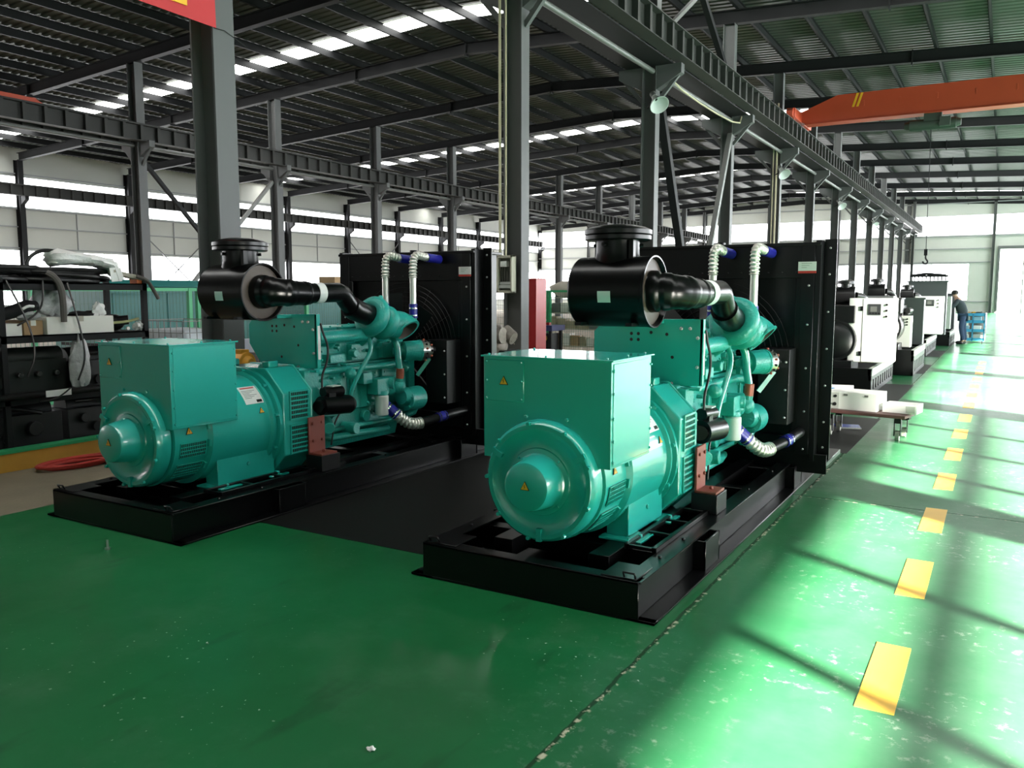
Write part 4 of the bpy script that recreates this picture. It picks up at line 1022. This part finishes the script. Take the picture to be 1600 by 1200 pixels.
o = MB().box(-8.62,-8.54,16.05,16.15,.90,.96).build('small_box', RED, bevel=.004, seg=1); tag(o,'tiny red box on the navy covered bench','box')
# ---------------------------------------------------------------- finished sets along the aisle
def switch_cabinet(parent, x0, x1, y0, y1, z0, z1, mm, split=.3, screen=(.45,.80)):
    b = MB().box(x0,x1,y0,y1,z0,z1).build('control_cabinet', mm, parent, bevel=.006)
    xs = x0+(x1-x0)*split
    d = MB().box(xs+.008,x1-.005,y0-.022,y0,z0+.01,z1-.01).build('cabinet_door', mm, b, bevel=.004, seg=1)
    if split > .05: MB().box(x0+.004,xs-.002,y0-.012,y0,z0+.01,z1-.01).build('cabinet_panel', mm, b, bevel=.003, seg=1)
    for z in (z0+.14*(z1-z0), z0+.84*(z1-z0)): MB().box(xs-.03,xs+.012,y0-.035,y0-.01,z-.035,z+.035).build('hinge', BLACKM, b)
    W = x1-xs; H = z1-z0
    s0 = xs+W*.18; s1 = xs+W*.58; za = z0+H*.74; zb = z0+H*.91
    m = MB().mat(0).box(s0,s1,y0-.034,y0-.02,za,zb).mat(1).box(s0+.03*W+.02,s0+.03*W+.10*W+.07,y0-.037,y0-.03,za+.3*(zb-za),za+.78*(zb-za)).mat(2)
    for i in range(4): m.box(s0+.02+.09*W*i,s0+.02+.09*W*i+.03,y0-.037,y0-.03,za+.02,za+.02+.1*(zb-za))
    m.build('control_panel', [mat('grey_panel_face',(.045,.047,.05),.4), STEELL, BLACKM], d)
    m = MB()
    for i in range(3): m.cyl((xs+W*.76,y0-.02,z0+H*(.90-.09*i)),(xs+W*.76,y0-.045,z0+H*(.90-.09*i)),.016,.016,12)
    m.build('switch_knob', BLACKM, d)
def far_set(name, x1, y0, W, L, hb, cab, label, rad=True, rail=LGREY, engine_mat=None, fx=-.5, rx=None):
    t = thing(name, (x1, y0, 0), label, 'generator', 'finished generator sets along the aisle')
    em = engine_mat or mat('black_engine',(.012,.012,.013),.35,vary=.3)
    m = MB().box(-W,0,0,.05,0,hb).box(-W,0,L-.05,L,0,hb).box(-W,0,0,L,.02,.03).box(-W+.02,-.02,.02,L-.02,hb-.10,hb-.07)
    for x in (-W,-.05):
        m.box(x,x+.05,0,L,0,.07).box(x,x+.05,0,L,hb*.55,hb-.115)
        y = .05
        while y < L-.1: m.box(x,x+.05,y,y+.16,.07,hb*.55); y += .30
    m.build('base_frame', BLACKM, t, bevel=.004, seg=1)
    m = MB()
    m.box(-.055,.012,0,L,hb-.115,hb); m.box(-W-.012,-W+.055,0,L,hb-.115,hb)
    m.build('rail_cap', rail, t, bevel=.003, seg=1)
    c = -W/2
    m = MB().cyl((c,.25,hb+.42),(c,.95,hb+.42),.34,.34,28).cyl((c,.18,hb+.42),(c,.25,hb+.42),.2,.3,24).box(c-.3,c+.3,.3,.85,hb+.7,hb+.98).box(c-.3,c+.3,.2,.9,hb-.07,hb+.1)
    m.build('alternator', em, t, bevel=.01)
    m = MB().box(c-.28,c+.28,.95,L-.75,hb+.12,hb+.85).box(c-.24,c+.24,1.0,L-.8,hb+.85,hb+1.0).prism([(c-.22,hb+.12),(c+.22,hb+.12),(c+.16,hb-.04),(c-.16,hb-.04)],'y',1.0,L-.85)
    for i in range(4): m.cyl((c+.28,1.1+.25*i,hb+.65),(c+.36,1.1+.25*i,hb+.7),.05,.05,12).cyl((c-.1,1.1+.25*i,hb+1.0),(c-.1,1.1+.25*i,hb+1.06),.06,.05,12)
    m.cyl((c+.36,1.0,hb+.74),(c+.36,L-1.0,hb+.74),.06,.06,14).cyl((c+.34,1.3,hb+.3),(c+.34,1.6,hb+.3),.08,.08,16)
    m.build('engine', em, t, bevel=.01)
    m = MB().cyl((fx-.30,1.05,hb+1.14),(fx+.02,1.05,hb+1.14),.15,.15,24).cyl((fx-.14,1.05,hb+1.25),(fx-.14,1.05,hb+1.34),.085,.085,18).tube([(fx+.02,1.05,hb+1.14),(fx+.12,1.15,hb+1.12),(fx+.15,1.4,hb+1.0)],.06,12,smooth=1)
    af = m.build('air_filter', em, t)
    MB().lathe([(.10,hb+1.33),(.14,hb+1.335),(.14,hb+1.38),(.08,hb+1.40),(0,hb+1.41)],(fx-.14,1.05,0),(0,0,1),24).build('rain_cap', em, af)
    if rad:
        H = rad
        ra, rb = rx or (-W+.02, -.02)
        m = MB().box(ra,rb,L-.55,L-.15,hb,H).box(ra-.03,rb+.03,L-.58,L-.12,H-.04,H)
        m.build('radiator', mat('dark_grey_radiator',(.085,.088,.095),.45), t, bevel=.006)
    for a in cab: switch_cabinet(t, *a)
    return t
far_set('generator_set', -1.72, 13.97, 1.25, 3.0, .42, [(-.42,.25,.36,.86,.49,1.52,WHITE,.30)], 'black generator set with a white control cabinet, just past the near set', rad=1.55, fx=-.45)
far_set('generator_set', -1.44, 17.75, 1.2, 2.6, .50, [(-.46,-.15,.85,1.2,.5,1.14,LGREY,.03)], 'black generator set with a small grey control cabinet behind the first white one', rad=1.5, fx=-.7)
far_set('generator_set', -1.63, 23.4, 1.3, 3.6, .42, [(-.35,.31,.42,.95,.55,1.52,WHITE,.26)], 'black generator set with a second white control cabinet and tall grey radiator', rad=1.95, fx=-.45, rx=(-.76,.24))
t6 = far_set('generator_set', -1.36, 28.5, 1.3, 3.2, .42, [(-.5,-.02,.3,.75,.5,1.5,LGREY,.03)], 'farthest black generator set with a grey cabinet beside the worker', rad=1.6, fx=-.5)
# fan guard pipes over the tall radiator of the third set
t = thing('pipe_rack', (-1.75,26.65,0), 'dark bundle of pipes on top of the tall grey radiator', 'pipes')
m = MB().box(-.62,.36,-.1,.1,2.06,2.11)
for i in range(10): m.box(-.6+.1*i-.012,-.6+.1*i+.012,-.08,.08,1.955,2.09)
m.build('pipe_bank', STEELD, t); m = MB().tube([(-.6,0,2.10),(-.2,0,2.15),(.3,0,2.10)],.035,10); m.build('top_pipe', STEELD, t)

# hand trolley with the white control box
t = thing('hand_trolley', (0,0,0), 'low wooden trolley on castors beside the near radiator', 'trolley')
M2 = Matrix.Rotation(radians(-10),3,'Z')
m = MB().obox((-1.27,9.98,.285),(1.0,.62,.035),M2); m.build('deck', BROWN, t, bevel=.004, seg=1)
m = MB().obox((-1.27,9.98,.25),(.94,.08,.04),M2); m.build('frame', BLACKM, t)
for (x,y) in ((-.92,9.82),(-.88,10.12),(-1.62,9.84),(-1.58,10.18)):
    w = MB().cyl((x-.02,y,.055),(x+.02,y,.055),.055,.055,18).build('castor', mat('grey_castor_tyre',(.45,.44,.38),.6), t)
    MB().box(x-.035,x-.026,y-.03,y+.03,.05,.20).box(x+.026,x+.035,y-.03,y+.03,.05,.20).box(x-.035,x+.035,y-.035,y+.035,.19,.235).build('fork', BLACKM, w)
t = thing('control_box', (-1.40,9.98,.3025), 'white metal control box lying on the wooden trolley', 'control box', None, radians(-8))
b = MB().box(-.26,.30,-.2,.2,0,.20).build('case', WHITE, t, bevel=.005)
m = MB().mat(0).box(-.262,-.10,-.206,-.2,.01,.19).mat(1)
for x,z,r in ((-.24,.15,.012),(-.20,.15,.012),(-.14,.15,.016),(-.235,.07,.016),(-.145,.06,.02),(-.19,.06,.012)): m.cyl((x,-.206,z),(x,-.212,z),r,r,12)
m.build('socket_panel', [LGREY, STEELD], t)
m = MB()
for x in (-.03,.19): m.box(x-.02,x+.02,-.21,-.2,.16,.18)
m.build('latch', STEELL, t)
o = MB().box(.0,.35,-.14,.14,0,.10).build('white_tray', WHITE, bevel=.006); o.location = (-1.06,9.93,.3025); o.rotation_euler = (0,0,radians(-8)); tag(o,'white shallow metal tray on the trolley beside the control box','tray')
MB().box(.24,.33,-.142,-.14,.015,.085).build('vent', LGREY, o)
o = MB().box(-.17,.17,-.02,.02,0,.24).build('instruction_sheet', WHITEL); o.location=(-1.62,10.26,.3025); o.rotation_euler=(radians(18),0,radians(10)); tag(o,'white printed sheet leaning behind the control box on the trolley','sheet')
MB().box(-.08,.06,-.021,-.02,.16,.22).build('blue_print', mat('blue_print',(.05,.22,.55),.6), o)
o = MB().tube([(-1.68,9.80,.40),(-1.66,9.74,.3),(-1.62,9.72,.18),(-1.63,9.74,.10)],.006,6,smooth=2).build('lead_wire', RUBBER); tag(o,'thin dark wire hanging from the control box','cable')
o = MB().box(-.14,.14,-.14,.14,0,.012).build('plastic_folder', mat('blue_clear_plastic',(.10,.14,.48),.25)); o.location=(-1.53,10.50,.003); o.rotation_euler=(0,0,.25); tag(o,'blue plastic folder on the dark floor under the trolley','folder')
MB().box(-.14,.14,-.155,-.135,0,.014).build('white_edge', WHITEL, o)

# tool cart by the worker
t = thing('tool_cart', (-.80,30.2,0), 'blue three shelf tool cart beside the worker', 'cart')
for z in (.12,.40,.68,.90): MB().box(-.33,.33,-.22,.22,z-.02,z).box(-.33,.33,-.22,-.21,z,z+.07).build('shelf', SKYBL, t)
for x in (-.33,-.02,.30):
    for y in (-.22,.19): MB().box(x,x+.03,y,y+.03,.08,.95).build('upright', SKYBL, t)
for x in (-.28,.28):
    for y in (-.18,.18): MB().cyl((x-.015,y,.04),(x+.015,y,.04),.04,.04,14).build('castor', RUBBER, t)
rnd = random.Random(8); k = 0
for z in (.12,.40,.68):
    for x in (-.2,.13):
        o = MB().box(x-.11,x+.1,-.15,.15,0,.17).build('parts_tray', [WHITE,LGREY,mat('pale_blue_tray',(.30,.50,.62),.5)][k%3], bevel=.006); o.location=(-.80,30.2,z)
        tag(o, '%s tray on the %s shelf of the blue cart, %s side' % (['white','grey','pale blue'][k%3], {.12:'bottom',.40:'middle',.68:'upper'}[z], 'worker' if x < 0 else 'aisle'), 'tray', 'trays on the tool cart'); k += 1
for i,(x,y,mm,nm) in enumerate([(-.95,30.15,CARTON,'brown'),(-.80,30.25,YELLOW,'yellow'),(-.66,30.15,HG,'dark green')]):
    blob('tool_bag',(x,y,.955),(.10,.12,.055),mm,nm+' tool pouch lying on top of the blue cart','bag',20+i,.2,group='pouches on the tool cart')

# worker leaning over the farthest set
P = thing('person', (-1.08,29.85,0), 'person in dark jacket and blue trousers leaning over the farthest set', 'person')
def skin(name, V, E, R, mm, parent, sub=2):
    me = bpy.data.meshes.new(name); me.from_pydata(V, E, []); o = bpy.data.objects.new(name, me); COL.objects.link(o); o.parent = parent
    me.materials.append(mm)
    s = o.modifiers.new('skin','SKIN')
    for i, r in enumerate(R): me.skin_vertices[0].data[i].radius = (r, r) if not isinstance(r, tuple) else r
    me.skin_vertices[0].data[0].use_root = True
    u = o.modifiers.new('sub','SUBSURF'); u.levels = sub; u.render_levels = sub
    for p in me.polygons: p.use_smooth = True
    s.use_smooth_shade = True
    return o
V = [(0,0,.92),(-.03,0,1.08),(-.11,0,1.24),(-.17,0,1.38),(-.215,-.0,1.46),(-.245,0,1.52),(-.27,0,1.60),
     (-.16,-.18,1.36),(-.30,-.23,1.17),(-.47,-.16,1.10),(-.55,-.14,1.09),
     (-.16,.18,1.36),(-.31,.22,1.16),(-.49,.16,1.12),(-.57,.15,1.11),
     (.0,-.10,.86),(-.03,-.11,.50),(.05,-.12,.10),(-.06,-.12,.045),
     (.0,.10,.86),(.03,.12,.49),(.10,.13,.10),(-.01,.13,.045)]
E_ = [(0,1),(1,2),(2,3),(3,4),(4,5),(5,6),(3,7),(7,8),(8,9),(9,10),(3,11),(11,12),(12,13),(13,14),(0,15),(15,16),(16,17),(17,18),(0,19),(19,20),(20,21),(21,22)]
R = [.10,.11,.12,.11,.055,.075,.085,.055,.042,.034,.034,.055,.042,.034,.034,.07,.05,.04,.04,.07,.05,.04,.04]
skin('body', V, E_, R, SKIN, P)
skin('jacket', [(.01,0,.86)]+[V[i] for i in (1,2,3,7,8,9,11,12,13)], [(0,1),(1,2),(2,3),(3,4),(4,5),(5,6),(3,7),(7,8),(8,9)], [.17,.165,.172,.15,.085,.068,.05,.085,.068,.05], CLOTHD, P)
skin('trousers', [V[i] for i in (0,15,16,17,19,20,21)], [(0,1),(1,2),(2,3),(0,4),(4,5),(5,6)], [.145,.10,.08,.062,.10,.08,.062], CLOTHB, P)
MB().sphere((-.262,0,1.615),.10,(1.05,.95,.85),18,12).build('hair', HAIR, P)
for s in (-.12,.13): MB().sphere((-.0 if s>0 else -.05,s,.045),.06,(2.0,1.0,1.0),14,8).build('shoe', RUBBER, P)
for s in (-.14,.15):
    m = MB(); b = (-.56 if s<0 else -.58, s, 1.09 if s<0 else 1.11)
    m.sphere(b,.035,(1.2,1,.6),10,6)
    for i in range(4): m.tube([(b[0]-.02,b[1]-.024+.016*i,b[2]),(b[0]-.065-.008*(i in (1,2)),b[1]-.026+.017*i,b[2]-.005),(b[0]-.085-.008*(i in (1,2)),b[1]-.026+.017*i,b[2]-.03)],[.009,.009,.007],6)
    m.tube([(b[0]+.01,b[1]+.03,b[2]),(b[0]-.03,b[1]+.05,b[2]-.012),(b[0]-.05,b[1]+.045,b[2]-.025)],[.011,.010,.008],6)
    m.build('hand', SKIN, P)
m = MB().sphere((-.335,-.035,1.625),.011).sphere((-.335,.035,1.625),.011).build('eyes', HAIR, P)
t = thing('equipment_barrel', (-.75,33.5,0), 'grey drum standing behind the tool cart', 'drum')
MB().lathe([(.26,0),(.28,.02),(.28,.45),(.29,.46),(.28,.48),(.28,.9),(.27,.92)],(0,0,0),(0,0,1),28).build('drum_body', STEELG, t); MB().cyl((.1,0,.92),(.1,0,.95),.03,.03,10).build('bung', STEELD, t)

# origins of multi-part roots sit at the thing's base; make sure nothing is left at odd scales
for o in bpy.data.objects:
    if o.type == 'MESH' and o.parent is None and 'label' not in o and 'kind' not in o:
        o['kind'] = 'structure'
